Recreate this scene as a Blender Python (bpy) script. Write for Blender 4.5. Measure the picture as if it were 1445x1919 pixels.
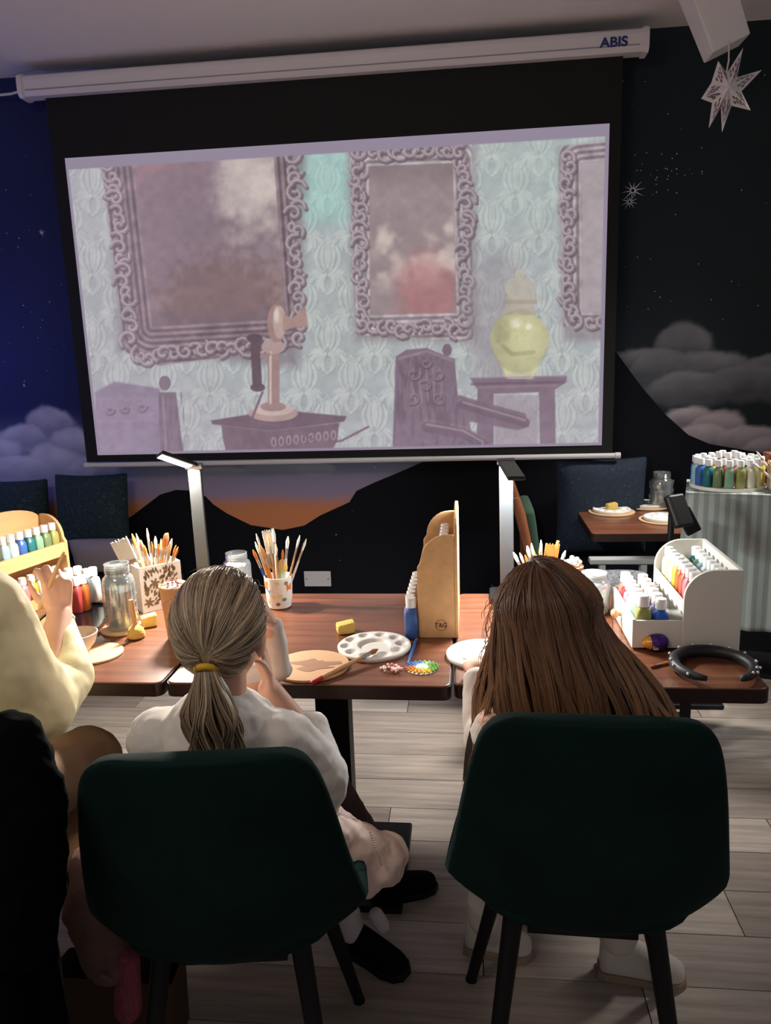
import bpy, bmesh, math, random
import numpy as np
from mathutils import Vector, Matrix, Euler
for o in list(bpy.data.objects): bpy.data.objects.remove(o)
S = bpy.context.scene
COL = S.collection
random.seed(7); RNG = np.random.default_rng(7)
PI = math.pi
# ------------------------------------------------------------------ camera
FPX, EYE = 1450.0, 1.53
YAW, PIT, ROL = math.radians(6.4), math.radians(11.9), math.radians(1.95)
c_f = Vector((-math.sin(YAW)*math.cos(PIT), math.cos(YAW)*math.cos(PIT), -math.sin(PIT)))
r0 = Vector((math.cos(YAW), math.sin(YAW), 0)); u0 = r0.cross(c_f)
c_r = math.cos(ROL)*r0 - math.sin(ROL)*u0; c_u = math.cos(ROL)*u0 + math.sin(ROL)*r0
CAM = Vector((0, 0, EYE))
cd = bpy.data.cameras.new('camera'); cam = bpy.data.objects.new('camera', cd); COL.objects.link(cam)
cd.sensor_fit = 'VERTICAL'; cd.sensor_height = 24.0; cd.lens = FPX*24.0/1919.0; cd.clip_start = 0.02
m = Matrix.Identity(4)
for i in range(3):
    m[i][0] = c_r[i]; m[i][1] = c_u[i]; m[i][2] = -c_f[i]; m[i][3] = CAM[i]
cam.matrix_world = m
S.camera = cam
# ------------------------------------------------------------------ view, world, large lights
S.view_settings.view_transform = 'Standard'; S.view_settings.look = 'None'
S.view_settings.gamma = 1.0; S.view_settings.use_curve_mapping = False
S.view_settings.exposure = 0.0
w = bpy.data.worlds.new('world'); S.world = w; w.use_nodes = True
w.node_tree.nodes['Background'].inputs[0].default_value = (0.485, 0.47, 0.495, 1)
w.node_tree.nodes['Background'].inputs[1].default_value = 0.40
def light(name, kind, loc, energy, color, size=0.2, size_y=None, target=None, spread=None):
    d = bpy.data.lights.new(name, kind); d.energy = energy; d.color = color
    if kind == 'AREA':
        d.size = size
        if size_y: d.shape = 'RECTANGLE'; d.size_y = size_y
        if spread: d.spread = spread
    else: d.shadow_soft_size = size
    o = bpy.data.objects.new(name, d); COL.objects.link(o); o.location = loc
    if target is not None:
        o.rotation_euler = (Vector(target)-Vector(loc)).to_track_quat('-Z', 'Y').to_euler()
    return o
light('ceiling_lamp', 'AREA', (-1.15, 0.3, 2.8), 20, (1.0, 0.88, 0.78), 0.7, target=(-0.7, 1.5, 0.6))
light('mood_lamp', 'POINT', (-2.75, 3.2, 1.55), 7.5, (0.16, 0.2, 1.0), 0.12)
light('floor_fill', 'AREA', (1.9, 3.1, 2.78), 13, (1.0, 0.96, 0.92), 0.4, target=(-0.1, 2.95, 0.0), spread=0.95)  # added, unseen area light that brightens the floor behind the tables
# ------------------------------------------------------------------ pixel helpers: photo pixel -> point on a real plane
def ray(px, py): return c_f + c_r*((px-722.5)/FPX) - c_u*((py-959.5)/FPX)
def T(px, py, z=0.75): d = ray(px, py); return CAM + d*((z-EYE)/d.z)
def W(px, py, y): d = ray(px, py); return CAM + d*(y/d.y)
def project(X, Y, Z):
    d = [X-CAM.x, Y-CAM.y, Z-CAM.z]
    dp = lambda a: d[0]*a.x + d[1]*a.y + d[2]*a.z
    return 722.5+FPX*dp(c_r)/dp(c_f), 959.5-FPX*dp(c_u)/dp(c_f)
# ------------------------------------------------------------------ materials
def lin(c):
    return tuple((v/255/12.92 if v/255 <= 0.04045 else ((v/255+0.055)/1.055)**2.4) for v in c)
MATS = {}
def mat(name, rgb, rough=0.6, metal=0.0, noise=None, bump=None, sheen=0, coat=0, trans=0, emit=None, spec=0.5, attr=None, sub=0):
    """rgb in sRGB bytes; noise=(scale xyz, strength, detail); bump=(scale, strength)"""
    if name in MATS: return MATS[name]
    M = bpy.data.materials.new(name); M.use_nodes = True; nt = M.node_tree; N = nt.nodes; L = nt.links
    b = N['Principled BSDF']; c = lin(rgb)
    b.inputs['Base Color'].default_value = (*c, 1); b.inputs['Roughness'].default_value = rough
    b.inputs['Metallic'].default_value = metal; b.inputs['Specular IOR Level'].default_value = spec
    if sheen:
        b.inputs['Sheen Weight'].default_value = sheen; b.inputs['Sheen Roughness'].default_value = 0.35
        b.inputs['Sheen Tint'].default_value = (*[min(1, v*6+0.05) for v in c], 1)
    if coat: b.inputs['Coat Weight'].default_value = coat; b.inputs['Coat Roughness'].default_value = 0.12
    if trans: b.inputs['Transmission Weight'].default_value = trans
    if sub:
        b.inputs['Subsurface Weight'].default_value = sub; b.inputs['Subsurface Radius'].default_value = (0.01, 0.004, 0.002); b.inputs['Subsurface Scale'].default_value = 0.6
    if emit: b.inputs['Emission Color'].default_value = (*lin(emit[0]), 1); b.inputs['Emission Strength'].default_value = emit[1]
    tc = N.new('ShaderNodeTexCoord')
    src = None
    if attr:
        a = N.new('ShaderNodeAttribute'); a.attribute_name = attr; src = a.outputs['Color']
        L.new(src, b.inputs['Base Color'])
    if noise:
        mp = N.new('ShaderNodeMapping'); mp.inputs['Scale'].default_value = noise[0]
        L.new(tc.outputs['Object'], mp.inputs['Vector'])
        nz = N.new('ShaderNodeTexNoise'); nz.inputs['Scale'].default_value = 1; nz.inputs['Detail'].default_value = noise[2]; nz.inputs['Roughness'].default_value = 0.6
        L.new(mp.outputs['Vector'], nz.inputs['Vector'])
        rp = N.new('ShaderNodeMapRange'); rp.inputs['From Min'].default_value = 0.3; rp.inputs['From Max'].default_value = 0.7
        rp.inputs['To Min'].default_value = 1-noise[1]; rp.inputs['To Max'].default_value = 1+noise[1]
        L.new(nz.outputs['Fac'], rp.inputs['Value'])
        mx = N.new('ShaderNodeVectorMath'); mx.operation = 'SCALE'
        if src is not None: L.new(src, mx.inputs[0])
        else: mx.inputs[0].default_value = c
        L.new(rp.outputs['Result'], mx.inputs['Scale']); L.new(mx.outputs['Vector'], b.inputs['Base Color'])
    if bump:
        nz = N.new('ShaderNodeTexNoise'); nz.inputs['Scale'].default_value = bump[0]; nz.inputs['Detail'].default_value = 3
        L.new(tc.outputs['Object'], nz.inputs['Vector'])
        bp = N.new('ShaderNodeBump'); bp.inputs['Strength'].default_value = bump[1]; bp.inputs['Distance'].default_value = 0.01
        L.new(nz.outputs['Fac'], bp.inputs['Height']); L.new(bp.outputs['Normal'], b.inputs['Normal'])
    MATS[name] = M
    return M
def emission_attr(name, attr, strength):
    M = bpy.data.materials.new(name); M.use_nodes = True; nt = M.node_tree; N = nt.nodes; L = nt.links
    b = N['Principled BSDF']; b.inputs['Base Color'].default_value = (0.02, 0.02, 0.02, 1); b.inputs['Roughness'].default_value = 0.9
    a = N.new('ShaderNodeAttribute'); a.attribute_name = attr
    L.new(a.outputs['Color'], b.inputs['Emission Color']); b.inputs['Emission Strength'].default_value = strength
    return M
def glass(name, tint=(235, 240, 240), fac=0.12, haze=0.0):
    if name in MATS: return MATS[name]
    M = bpy.data.materials.new(name); M.use_nodes = True; nt = M.node_tree; N = nt.nodes; L = nt.links
    N.remove(N['Principled BSDF']); out = N['Material Output']
    t = N.new('ShaderNodeBsdfTransparent'); t.inputs[0].default_value = (*lin(tint), 1)
    g = N.new('ShaderNodeBsdfGlossy'); g.inputs['Roughness'].default_value = 0.08
    dfs = N.new('ShaderNodeBsdfDiffuse'); dfs.inputs[0].default_value = (0.75, 0.78, 0.78, 1)
    lw = N.new('ShaderNodeLayerWeight'); lw.inputs[0].default_value = 0.35
    mr = N.new('ShaderNodeMapRange'); mr.inputs['To Min'].default_value = fac; mr.inputs['To Max'].default_value = 0.85
    L.new(lw.outputs['Facing'], mr.inputs['Value'])
    m1 = N.new('ShaderNodeMixShader'); L.new(mr.outputs[0], m1.inputs[0]); L.new(t.outputs[0], m1.inputs[1]); L.new(g.outputs[0], m1.inputs[2])
    m2 = N.new('ShaderNodeMixShader'); m2.inputs[0].default_value = haze; L.new(m1.outputs[0], m2.inputs[1]); L.new(dfs.outputs[0], m2.inputs[2])
    L.new(m2.outputs[0], out.inputs['Surface']); MATS[name] = M
    return M
# ------------------------------------------------------------------ mesh builder
class MB:
    def __init__(s): s.v = []; s.f = []
    def add(s, v, f):
        n = len(s.v); s.v += [tuple(p) for p in v]; s.f += [tuple(i+n for i in q) for q in f]; return s
    def box(s, c, size, rot=None, bev=0.0):
        x, y, z = [k/2 for k in size]; R = (rot or Matrix.Identity(3)); c = Vector(c)
        if bev <= 0:
            P = [Vector((a*x, b*y, d*z)) for d in (-1, 1) for b in (-1, 1) for a in (-1, 1)]
            F = [(0, 2, 3, 1), (4, 5, 7, 6), (0, 1, 5, 4), (2, 6, 7, 3), (0, 4, 6, 2), (1, 3, 7, 5)]
            return s.add([R @ p + c for p in P], F)
        bm = bmesh.new(); bmesh.ops.create_cube(bm, size=1)
        for q in bm.verts: q.co = Vector((q.co.x*size[0], q.co.y*size[1], q.co.z*size[2]))
        bmesh.ops.bevel(bm, geom=list(bm.edges), offset=bev, segments=2, affect='EDGES', profile=0.5)
        bm.verts.index_update()
        s.add([R @ q.co + c for q in bm.verts], [[q.index for q in f.verts] for f in bm.faces]); bm.free(); return s
    def tube(s, pts, rad, n=8, cap=True, flat=1.0):
        pts = [Vector(p) for p in pts]; k = len(pts)
        if not hasattr(rad, '__len__'): rad = [rad]*k
        V = []; ref = None
        for i in range(k):
            d = (pts[min(i+1, k-1)]-pts[max(i-1, 0)])
            d = d.normalized() if d.length > 1e-9 else Vector((0, 0, 1))
            if ref is None:
                ref = Vector((0, 0, 1)) if abs(d.z) < 0.9 else Vector((1, 0, 0))
            a = (ref - d*ref.dot(d))
            a = a.normalized() if a.length > 1e-6 else d.orthogonal().normalized()
            ref = a; b = d.cross(a)
            for j in range(n):
                t = 2*PI*j/n; V.append(pts[i] + (a*math.cos(t)*flat + b*math.sin(t))*rad[i])
        F = [(i*n+j, i*n+(j+1) % n, (i+1)*n+(j+1) % n, (i+1)*n+j) for i in range(k-1) for j in range(n)]
        if cap: F += [tuple(range(n-1, -1, -1)), tuple((k-1)*n+j for j in range(n))]
        return s.add(V, F)
    def lathe(s, prof, n=24, o=(0, 0, 0), square=0.0, close=False):
        o = Vector(o); V = []
        for r, z in prof:
            for j in range(n):
                t = 2*PI*j/n; k = 1.0
                if square:
                    e = 2/ (2+square); c_, s_ = math.cos(t), math.sin(t)
                    x = math.copysign(abs(c_)**e, c_); y = math.copysign(abs(s_)**e, s_)
                else: x, y = math.cos(t), math.sin(t)
                V.append(o + Vector((r*x, r*y, z)))
        k = len(prof)
        F = [(i*n+j, i*n+(j+1) % n, (i+1)*n+(j+1) % n, (i+1)*n+j) for i in range(k-1) for j in range(n)]
        if close: F += [((k-1)*n+j, (k-1)*n+(j+1) % n, (j+1) % n, j) for j in range(n)]
        else: F += [tuple(range(n-1, -1, -1)), tuple((k-1)*n+j for j in range(n))]
        return s.add(V, F)
    def ball(s, c, r, seg=12, ring=8, rot=None):
        if not hasattr(r, '__len__'): r = (r, r, r)
        c = Vector(c); R = rot or Matrix.Identity(3); V = []; F = []
        for i in range(1, ring):
            a = PI*i/ring
            for j in range(seg):
                t = 2*PI*j/seg; V.append(c + R @ Vector((r[0]*math.sin(a)*math.cos(t), r[1]*math.sin(a)*math.sin(t), r[2]*math.cos(a))))
        V += [c + R @ Vector((0, 0, r[2])), c - R @ Vector((0, 0, r[2]))]; a, b = len(V)-2, len(V)-1
        for i in range(ring-2):
            for j in range(seg): F.append((i*seg+j, (i+1)*seg+j, (i+1)*seg+(j+1) % seg, i*seg+(j+1) % seg))
        for j in range(seg):
            F.append((a, j, (j+1) % seg)); F.append((b, (ring-2)*seg+(j+1) % seg, (ring-2)*seg+j))
        return s.add(V, F)
    def cap(s, p0, p1, ra, rb, n=14):
        """tapered capsule"""
        p0, p1 = Vector(p0), Vector(p1); d = (p1-p0); L = d.length; d = d.normalized() if L > 1e-6 else Vector((0, 0, 1))
        pts = []; rr = []
        for k in range(6): t = PI/2*k/5; pts.append(p0 - d*ra*math.cos(t)); rr.append(max(ra*math.sin(t), 1e-4))
        for k in range(6): t = PI/2*k/5; pts.append(p1 + d*rb*math.sin(t)); rr.append(max(rb*math.cos(t), 1e-4))
        return s.tube(pts, rr, n)
    def prism(s, poly, y0, y1, fn=None):
        """polygon in (a,b) extruded along c from y0 to y1; fn(a,b,c)->Vector"""
        fn = fn or (lambda a, b, c: Vector((a, c, b))); n = len(poly)
        V = [fn(a, b, y0) for a, b in poly] + [fn(a, b, y1) for a, b in poly]
        F = [tuple(range(n)), tuple(range(2*n-1, n-1, -1))] + [(i, n+i, n+(i+1) % n, (i+1) % n) for i in range(n)]
        return s.add(V, F)
    def mesh(s, name, m, smooth=False):
        me = bpy.data.meshes.new(name); me.from_pydata(s.v, [], s.f); me.update()
        bm = bmesh.new(); bm.from_mesh(me); bmesh.ops.recalc_face_normals(bm, faces=bm.faces); bm.to_mesh(me); bm.free()
        if m: me.materials.append(m)
        if smooth: me.polygons.foreach_set('use_smooth', [True]*len(me.polygons))
        return me
    def build(s, name, m, parent=None, smooth=False, loc=None):
        o = bpy.data.objects.new(name, s.mesh(name, m, smooth)); COL.objects.link(o)
        if parent: o.parent = parent
        if loc is not None: o.location = loc
        if smooth and smooth != 'all':
            o.data.set_sharp_from_angle(angle=math.radians(40)) if hasattr(o.data, 'set_sharp_from_angle') else None
        return o
def tag(o, label=None, cat=None, group=None, kind=None):
    for k, val in (('label', label), ('category', cat), ('group', group), ('kind', kind)):
        if val: o[k] = val
    return o
def thing(name, label, cat, loc=(0, 0, 0), rz=0, group=None):
    o = bpy.data.objects.new(name, None); COL.objects.link(o); o.location = loc; o.rotation_euler = (0, 0, rz); o.empty_display_size = 0.05
    return tag(o, label, cat, group)
def bevel(o, wd, seg=2):
    b = o.modifiers.new('bevel', 'BEVEL'); b.width = wd; b.segments = seg; b.limit_method = 'ANGLE'; return o
def subd(o, k=1):
    b = o.modifiers.new('sub', 'SUBSURF'); b.levels = k; b.render_levels = k; return o
def remesh(o, vox, smooth=6, disp=None):
    r = o.modifiers.new('remesh', 'REMESH'); r.mode = 'VOXEL'; r.voxel_size = vox; r.use_smooth_shade = True
    if smooth: s_ = o.modifiers.new('smooth', 'SMOOTH'); s_.factor = 0.5; s_.iterations = smooth
    if disp:
        t = bpy.data.textures.new('folds', 'CLOUDS'); t.noise_scale = disp[0]; t.noise_depth = 2
        d = o.modifiers.new('folds', 'DISPLACE'); d.texture = t; d.strength = disp[1]; d.mid_level = 0.5; d.texture_coords = 'LOCAL'
    return o
def colattr(me, cols):
    a = me.color_attributes.new('Col', 'FLOAT_COLOR', 'POINT'); c = np.ones((len(me.vertices), 4), np.float32); c[:, :3] = cols
    a.data.foreach_set('color', c.ravel())
def grid(name, X, Y, Z, m, cols=None, parent=None, smooth=True):
    h, w_ = X.shape
    v = np.stack([X, Y, Z], -1).reshape(-1, 3); i = np.arange(h*w_).reshape(h, w_)
    f = np.stack([i[:-1, :-1], i[:-1, 1:], i[1:, 1:], i[1:, :-1]], -1).reshape(-1, 4)
    me = bpy.data.meshes.new(name); me.from_pydata(v.tolist(), [], f.tolist()); me.update(); me.materials.append(m)
    if smooth: me.polygons.foreach_set('use_smooth', [True]*len(me.polygons))
    if cols is not None: colattr(me, cols)
    o = bpy.data.objects.new(name, me); COL.objects.link(o); o.parent = parent
    return o
def text_mesh(name, body, size, M4, m, parent, ext=0.0006, sx=1.0, shear=0.0, bold=0.0):
    c = bpy.data.curves.new(name, 'FONT'); c.body = body; c.size = size; c.extrude = ext; c.align_x = 'CENTER'; c.align_y = 'CENTER'; c.shear = shear; c.offset = bold
    o = bpy.data.objects.new(name, c); COL.objects.link(o)
    dg = bpy.context.evaluated_depsgraph_get(); me = bpy.data.meshes.new_from_object(o.evaluated_get(dg))
    bpy.data.objects.remove(o); bpy.data.curves.remove(c)
    for v in me.vertices: v.co = M4 @ Vector((v.co.x*sx, v.co.y, v.co.z))
    me.materials.clear(); me.materials.append(m)
    n = bpy.data.objects.new(name, me); COL.objects.link(n); n.parent = parent; return n
# numpy picture tools
def sl(rgb):
    c = np.asarray(rgb, np.float64)/255; return np.where(c <= 0.04045, c/12.92, ((c+0.055)/1.055)**2.4)
_lat = RNG.random((256, 256))
def vnoise(x, y):
    xi = np.floor(x).astype(int); yi = np.floor(y).astype(int); fx = x-xi; fy = y-yi
    fx = fx*fx*(3-2*fx); fy = fy*fy*(3-2*fy); g = lambda a, b: _lat[a & 255, b & 255]
    return (g(xi, yi)*(1-fx)+g(xi+1, yi)*fx)*(1-fy) + (g(xi, yi+1)*(1-fx)+g(xi+1, yi+1)*fx)*fy
def fbm(x, y, o=4):
    r = 0; a = 0.5; t = 0
    for k in range(o): r = r + a*vnoise(x+17.3*k, y-9.1*k); t += a; a *= 0.5; x = x*2.03; y = y*2.03
    return r/t
def sstep(a, b, x): t = np.clip((x-a)/(b-a), 0, 1); return t*t*(3-2*t)
# ------------------------------------------------------------------ room shell
WY = 3.85; CZ = 2.86
def structure(o): o['kind'] = 'structure'; return o
m_plank = [mat('plank_%d' % k, c, 0.55, noise=((2.2, 38, 10), 0.30, 5), bump=(60, 0.05)) for k, c in enumerate([(186, 172, 158), (172, 158, 146), (194, 180, 166), (160, 146, 134)])]
m_gap = mat('plank_gap', (28, 24, 22), 0.9)
floor = structure(MB().box((0, 1.2, -0.03), (9, 5.4, 0.05)).build('floor', m_gap))
pw, pl = 0.176, 1.22
for r_ in range(20):
    y0 = 0.42 + r_*pw
    off = [0.32, 1.0, 0.62, 0.08, 0.8][r_ % 5]
    for k in range(-3, 3):
        x0 = off + k*pl - 0.6
        if x0 > 2.2 or x0+pl < -2.6 or y0 > WY: continue
        p = MB().box((0, 0, 0), (pl-0.003, pw-0.003, 0.006)).build('plank', m_plank[(r_*7+k*3) % 4], floor)
        p.location = (x0+pl/2, y0+pw/2, -0.002)
m_ceil = mat('ceiling_paint', (238, 233, 233), 0.9, bump=(14, 0.03))
ceil = structure(MB().box((0, 1.0, CZ+0.05), (9, 6, 0.1)).build('ceiling', m_ceil))
# the painted night-sky wall
xs = np.arange(-3.6, 2.8, 0.011); zs = np.arange(0, CZ+0.005, 0.011)
X, Z = np.meshgrid(xs, zs)
def WX(px, py): p = W(px, py, WY); return (p.x, p.z)
n1 = fbm(X*1.3+3, Z*1.3, 4); n2 = fbm(X*5, Z*14, 4); n3 = fbm(X*9+40, Z*9, 4)
tl = sstep(1.4, -2.2, X)[..., None]
top = sl((37, 46, 50))*(1-tl) + sl((38, 46, 92))*tl
c = top*(0.8+0.4*n1[..., None])
def over(c, col, a): return c*(1-a[..., None]) + sl(col)*a[..., None]
hz = Z + 0.05*(n1-0.5)
c = over(c, (122, 134, 160), 0.85*sstep(1.30, 1.02, hz)*sstep(1.0, -0.4, X))
c = over(c, (160, 148, 178), 0.9*sstep(0.99, 0.86, hz)*sstep(0.6, -0.1, X))
c = over(c, (214, 136, 84), 0.95*sstep(0.84, 0.74, hz+0.03*(n2-0.5))*sstep(0.6, -0.1, X))
def cloud(c, blobs, col, dens=0.8):
    a = np.zeros_like(X); sh = np.zeros_like(X)
    for (px, py, rx, ry) in blobs:
        cx, cz = WX(px, py); rx, ry = rx*3.85/1450, ry*3.85/1450
        d = np.sqrt(((X-cx)/rx)**2 + ((Z-cz)/ry)**2) + 0.55*(n3-0.5) + 0.3*(n2-0.5)
        k = sstep(1.0, 0.72, d)*(0.25+0.75*sstep(-0.7*ry, 0.8*ry, Z-cz+0.3*ry*(n3-0.5)))
        k = np.maximum(k, 0.35*sstep(1.0, 0.6, d))
        a = np.maximum(a, k)
    a = a*dens*(0.62+0.6*n2)*(0.75+0.5*n3)
    return over(c, col, np.clip(a, 0, 1))
c = cloud(c, [(95, 800, 55, 40), (140, 835, 60, 40), (40, 825, 60, 35), (0, 850, 60, 40), (40, 880, 80, 40), (100, 870, 80, 45), (-80, 800, 70, 50), (-190, 850, 90, 60), (170, 880, 70, 30)], (206, 206, 226), 0.9)
c = cloud(c, [(520, 875, 80, 14), (590, 880, 50, 16), (410, 885, 70, 12)], (178, 180, 196), 0.6)
c = cloud(c, [(1285, 650, 60, 45), (1230, 690, 60, 40), (1340, 690, 80, 40), (1400, 715, 80, 40), (1290, 730, 90, 40), (1440, 690, 60, 30), (1200, 675, 50, 25), (1500, 720, 90, 50), (1620, 690, 90, 60)], (158, 160, 168), 0.72)
c = cloud(c, [(1290, 785, 50, 28), (1345, 800, 60, 32), (1400, 825, 70, 32), (1320, 820, 60, 30), (1450, 840, 70, 28), (1540, 830, 80, 40)], (196, 186, 194), 1.0)
wall = structure(grid('wall_back', X, np.full_like(X, WY), Z, mat('mural_paint', (40, 40, 60), 0.8, attr='Col', bump=(180, 0.08), spec=0.2), c.reshape(-1, 3)))
m_mtn = mat('mountain_paint', (19, 20, 27), 0.8, spec=0.15, bump=(160, 0.08))
ridge = [(-400, 1010), (-150, 1040), (60, 1052), (180, 1010), (250, 965), (300, 927), (330, 918), (368, 920), (385, 930), (400, 945), (425, 962), (470, 984), (530, 993), (570, 985), (600, 966), (655, 941), (668, 920), (700, 905), (760, 880), (800, 862), (860, 800), (960, 690), (1050, 640), (1120, 628), (1155, 660), (1200, 722), (1245, 775), (1290, 815), (1330, 832), (1445, 852), (1600, 880), (1750, 905)]
rp = [WX(*q) for q in ridge]
MB().prism([(rp[0][0], 0.0)] + rp + [(rp[-1][0], 0.0)], WY-0.0005, WY-0.0015).build('mountain_silhouette', m_mtn, wall)
m_star = mat('star_paint', (225, 228, 235), 0.6)
def burst(px, py, r, k, seed):
    random.seed(seed); q = W(px, py, WY-0.002); b = MB(); a0 = random.random()
    for i in range(k):
        a = a0 + PI*2*i/k; L = r*random.uniform(0.6, 1.25); wd = r*0.075
        b.add([(q.x+math.cos(a)*L, q.y, q.z+math.sin(a)*L), (q.x+math.cos(a+1.57)*wd, q.y, q.z+math.sin(a+1.57)*wd), (q.x-math.cos(a)*wd, q.y, q.z-math.sin(a)*wd), (q.x+math.cos(a-1.57)*wd, q.y, q.z+math.sin(a-1.57)*wd)], [(0, 1, 2, 3)])
    b.build('painted_star', m_star, wall)
burst(1186, 357, 0.05, 10, 1); burst(1180, 378, 0.038, 10, 2); burst(78, 436, 0.022, 8, 3); burst(45, 722, 0.014, 6, 4)
random.seed(5); dots = MB()
sp = [(1215+random.gauss(30, 35), 325+random.gauss(0, 16)) for _ in range(26)] + [(random.uniform(1165, 1440), random.uniform(130, 600)) for _ in range(26)] + [(random.uniform(0, 120), random.uniform(220, 720)) for _ in range(26)] + [(1237, 557), (1227, 546), (637, 1050), (660, 958), (922, 1097), (860, 1022), (703, 876), (630, 1002)]
for px, py in sp:
    q = W(px, py, WY-0.003); r = random.uniform(0.0015, 0.0036); dots.add([(q.x+r, q.y, q.z), (q.x, q.y, q.z+r), (q.x-r, q.y, q.z), (q.x, q.y, q.z-r)], [(0, 1, 2, 3)])
tag(dots.build('star_dots', m_star, wall), kind='stuff')
# blank socket plate on the wall
m_white = mat('white_plastic', (214, 212, 214), 0.35)
q = W(595.5, 1084, WY)
so = thing('socket_plate', 'white blank double socket plate low on the dark wall', 'socket plate', (q.x, WY-0.0015, q.z))
bevel(MB().box((0, -0.005, 0), (0.142, 0.009, 0.082)).build('plate', m_white, so), 0.003)
for s_ in (-1, 1):
    MB().tube([(s_*0.058, -0.0092, 0), (s_*0.058, -0.0108, 0)], 0.0035, 8).build('screw', mat('screw', (120, 120, 122), 0.35, 1), so)
# ------------------------------------------------------------------ projection screen
SY = 3.70
m_case = mat('screen_case', (230, 224, 228), 0.45); m_black = mat('screen_black', (7, 7, 8), 0.8)
tl_, tr_ = W(48, 168, SY), W(1207, 78, SY)
cz = (tl_.z+tr_.z)/2
ps = thing('projection_screen', 'large pull-down projection screen in white case showing a lit room scene', 'projection screen', ((tl_.x+tr_.x)/2, SY, 1.0))
O = Vector(ps.location)
L = (tr_.x-tl_.x)
prof = [(-0.045, 0.036), (-0.05, 0.02), (-0.05, -0.03), (-0.035, -0.045), (0.03, -0.045), (0.045, -0.03), (0.045, 0.03), (0.03, 0.046), (-0.03, 0.046)]
cb = MB(); cb.prism(prof, -L/2, L/2, lambda a, b, c: Vector((c, a, b+cz-1.0))).build('case', m_case, ps)
MB().box((0, -0.0515, cz-1.0-0.022), (L-0.05, 0.002, 0.004)).build('case_groove', mat('case_groove', (150, 144, 150), 0.5), ps)
for s_ in (-1, 1):
    MB().prism([(a*1.12, b*1.12) for a, b in prof], -0.011, 0.011, lambda a, b, c: Vector((c+s_*L/2, a, b+cz-1.0))).build('end_cap', m_case, ps)
q = W(1151, 79, SY-0.055)
text_mesh('case_logo', 'ABIS', 0.052, Matrix.Translation(Vector((q.x, SY-0.0525, q.z))-O) @ Matrix.Rotation(PI/2, 4, 'X'), mat('logo_blue', (38, 46, 120), 0.5), ps, sx=1.12, bold=0.0016)
xa = (W(122, 297, SY).x+W(183, 857, SY).x)/2; xb = (W(1138, 231, SY).x+W(1132, 830, SY).x)/2
za = (W(183, 857, SY).z+W(1132, 830, SY).z)/2; zb = (W(122, 297, SY).z+W(1138, 231, SY).z)/2
fx0, fx1 = xa-0.062, xb+0.05
MB().box(((fx0+fx1)/2-O.x, 0.004, (za-0.035+cz-0.03)/2-1.0), (fx1-fx0, 0.003, cz-0.03-za+0.035)).build('fabric', m_black, ps)
bz = za-0.05
bx0, bx1 = W(163, 868, SY).x, W(1158, 844, SY).x
MB().tube([(bx0-O.x, 0, bz-1), (bx1-O.x, 0, bz-1)], 0.0125, 12).build('bottom_bar', m_white, ps, smooth=True)
for xx in (bx0, bx1): MB().tube([(xx-O.x-0.012, 0, bz-1), (xx-O.x+0.012, 0, bz-1)], 0.015, 12).build('bar_end', m_white, ps, smooth=True)
# projected picture: an empty parlour with gilt frames, drawn as vertex colours
NX, NZ = 620, 350
gx, gz = np.meshgrid(np.linspace(xa, xb, NX), np.linspace(za, zb, NZ))
U, V = project(gx, np.full_like(gx, SY), gz)           # photo pixels of each grid point: the drawing's own coordinates
def mixc(c, col, a): return c*(1-a[..., None]) + np.asarray(col, float)*a[..., None]
def rectm(x0, y0, x1, y1, s=1.5, sk=0.0):
    yy = V + sk*(U-(x0+x1)/2)
    return sstep(-s, s, np.minimum(np.minimum(U-x0, x1-U), np.minimum(yy-y0, y1-yy)))
def polym(P, s=1.5):
    ins = np.zeros(U.shape, bool); dist = np.full(U.shape, 1e9); n = len(P)
    for i in range(n):
        (x0, y0), (x1, y1) = P[i], P[(i+1) % n]
        cnd = ((y0 > V) != (y1 > V)) & (U < (x1-x0)*(V-y0)/((y1-y0) if y1 != y0 else 1e-9)+x0); ins ^= cnd
        t = np.clip(((U-x0)*(x1-x0)+(V-y0)*(y1-y0))/((x1-x0)**2+(y1-y0)**2+1e-9), 0, 1)
        dist = np.minimum(dist, np.hypot(U-x0-t*(x1-x0), V-y0-t*(y1-y0)))
    return sstep(-s, s, np.where(ins, dist, -dist))
def ellm(x, y, rx, ry, s=0.06): return sstep(1+s, 1-s, np.hypot((U-x)/rx, (V-y)/ry))
def stroke(P, wd, s=1.2):
    d = np.full(U.shape, 1e9)
    for (x0, y0), (x1, y1) in zip(P[:-1], P[1:]):
        t = np.clip(((U-x0)*(x1-x0)+(V-y0)*(y1-y0))/((x1-x0)**2+(y1-y0)**2+1e-9), 0, 1)
        d = np.minimum(d, np.hypot(U-x0-t*(x1-x0), V-y0-t*(y1-y0)))
    return sstep(wd+s, wd-s, d)
na = fbm(U/60, V/60, 4); nb = fbm(U/14+5, V/14, 3); nc = fbm(U/5, V/30+9, 3)
pic = np.ones(U.shape+(3,))*np.array([176, 184, 186.])
def local(x, y, r):
    c_ = W(x, y, SY); i = int((c_.x-xa)/(xb-xa)*(NX-1)); j = int((c_.z-za)/(zb-za)*(NZ-1)); k = int((r+8)*1.15)
    return slice(max(0, j-k), max(0, min(NZ, j+k))), slice(max(0, i-k), max(0, min(NX, i+k)))
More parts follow.
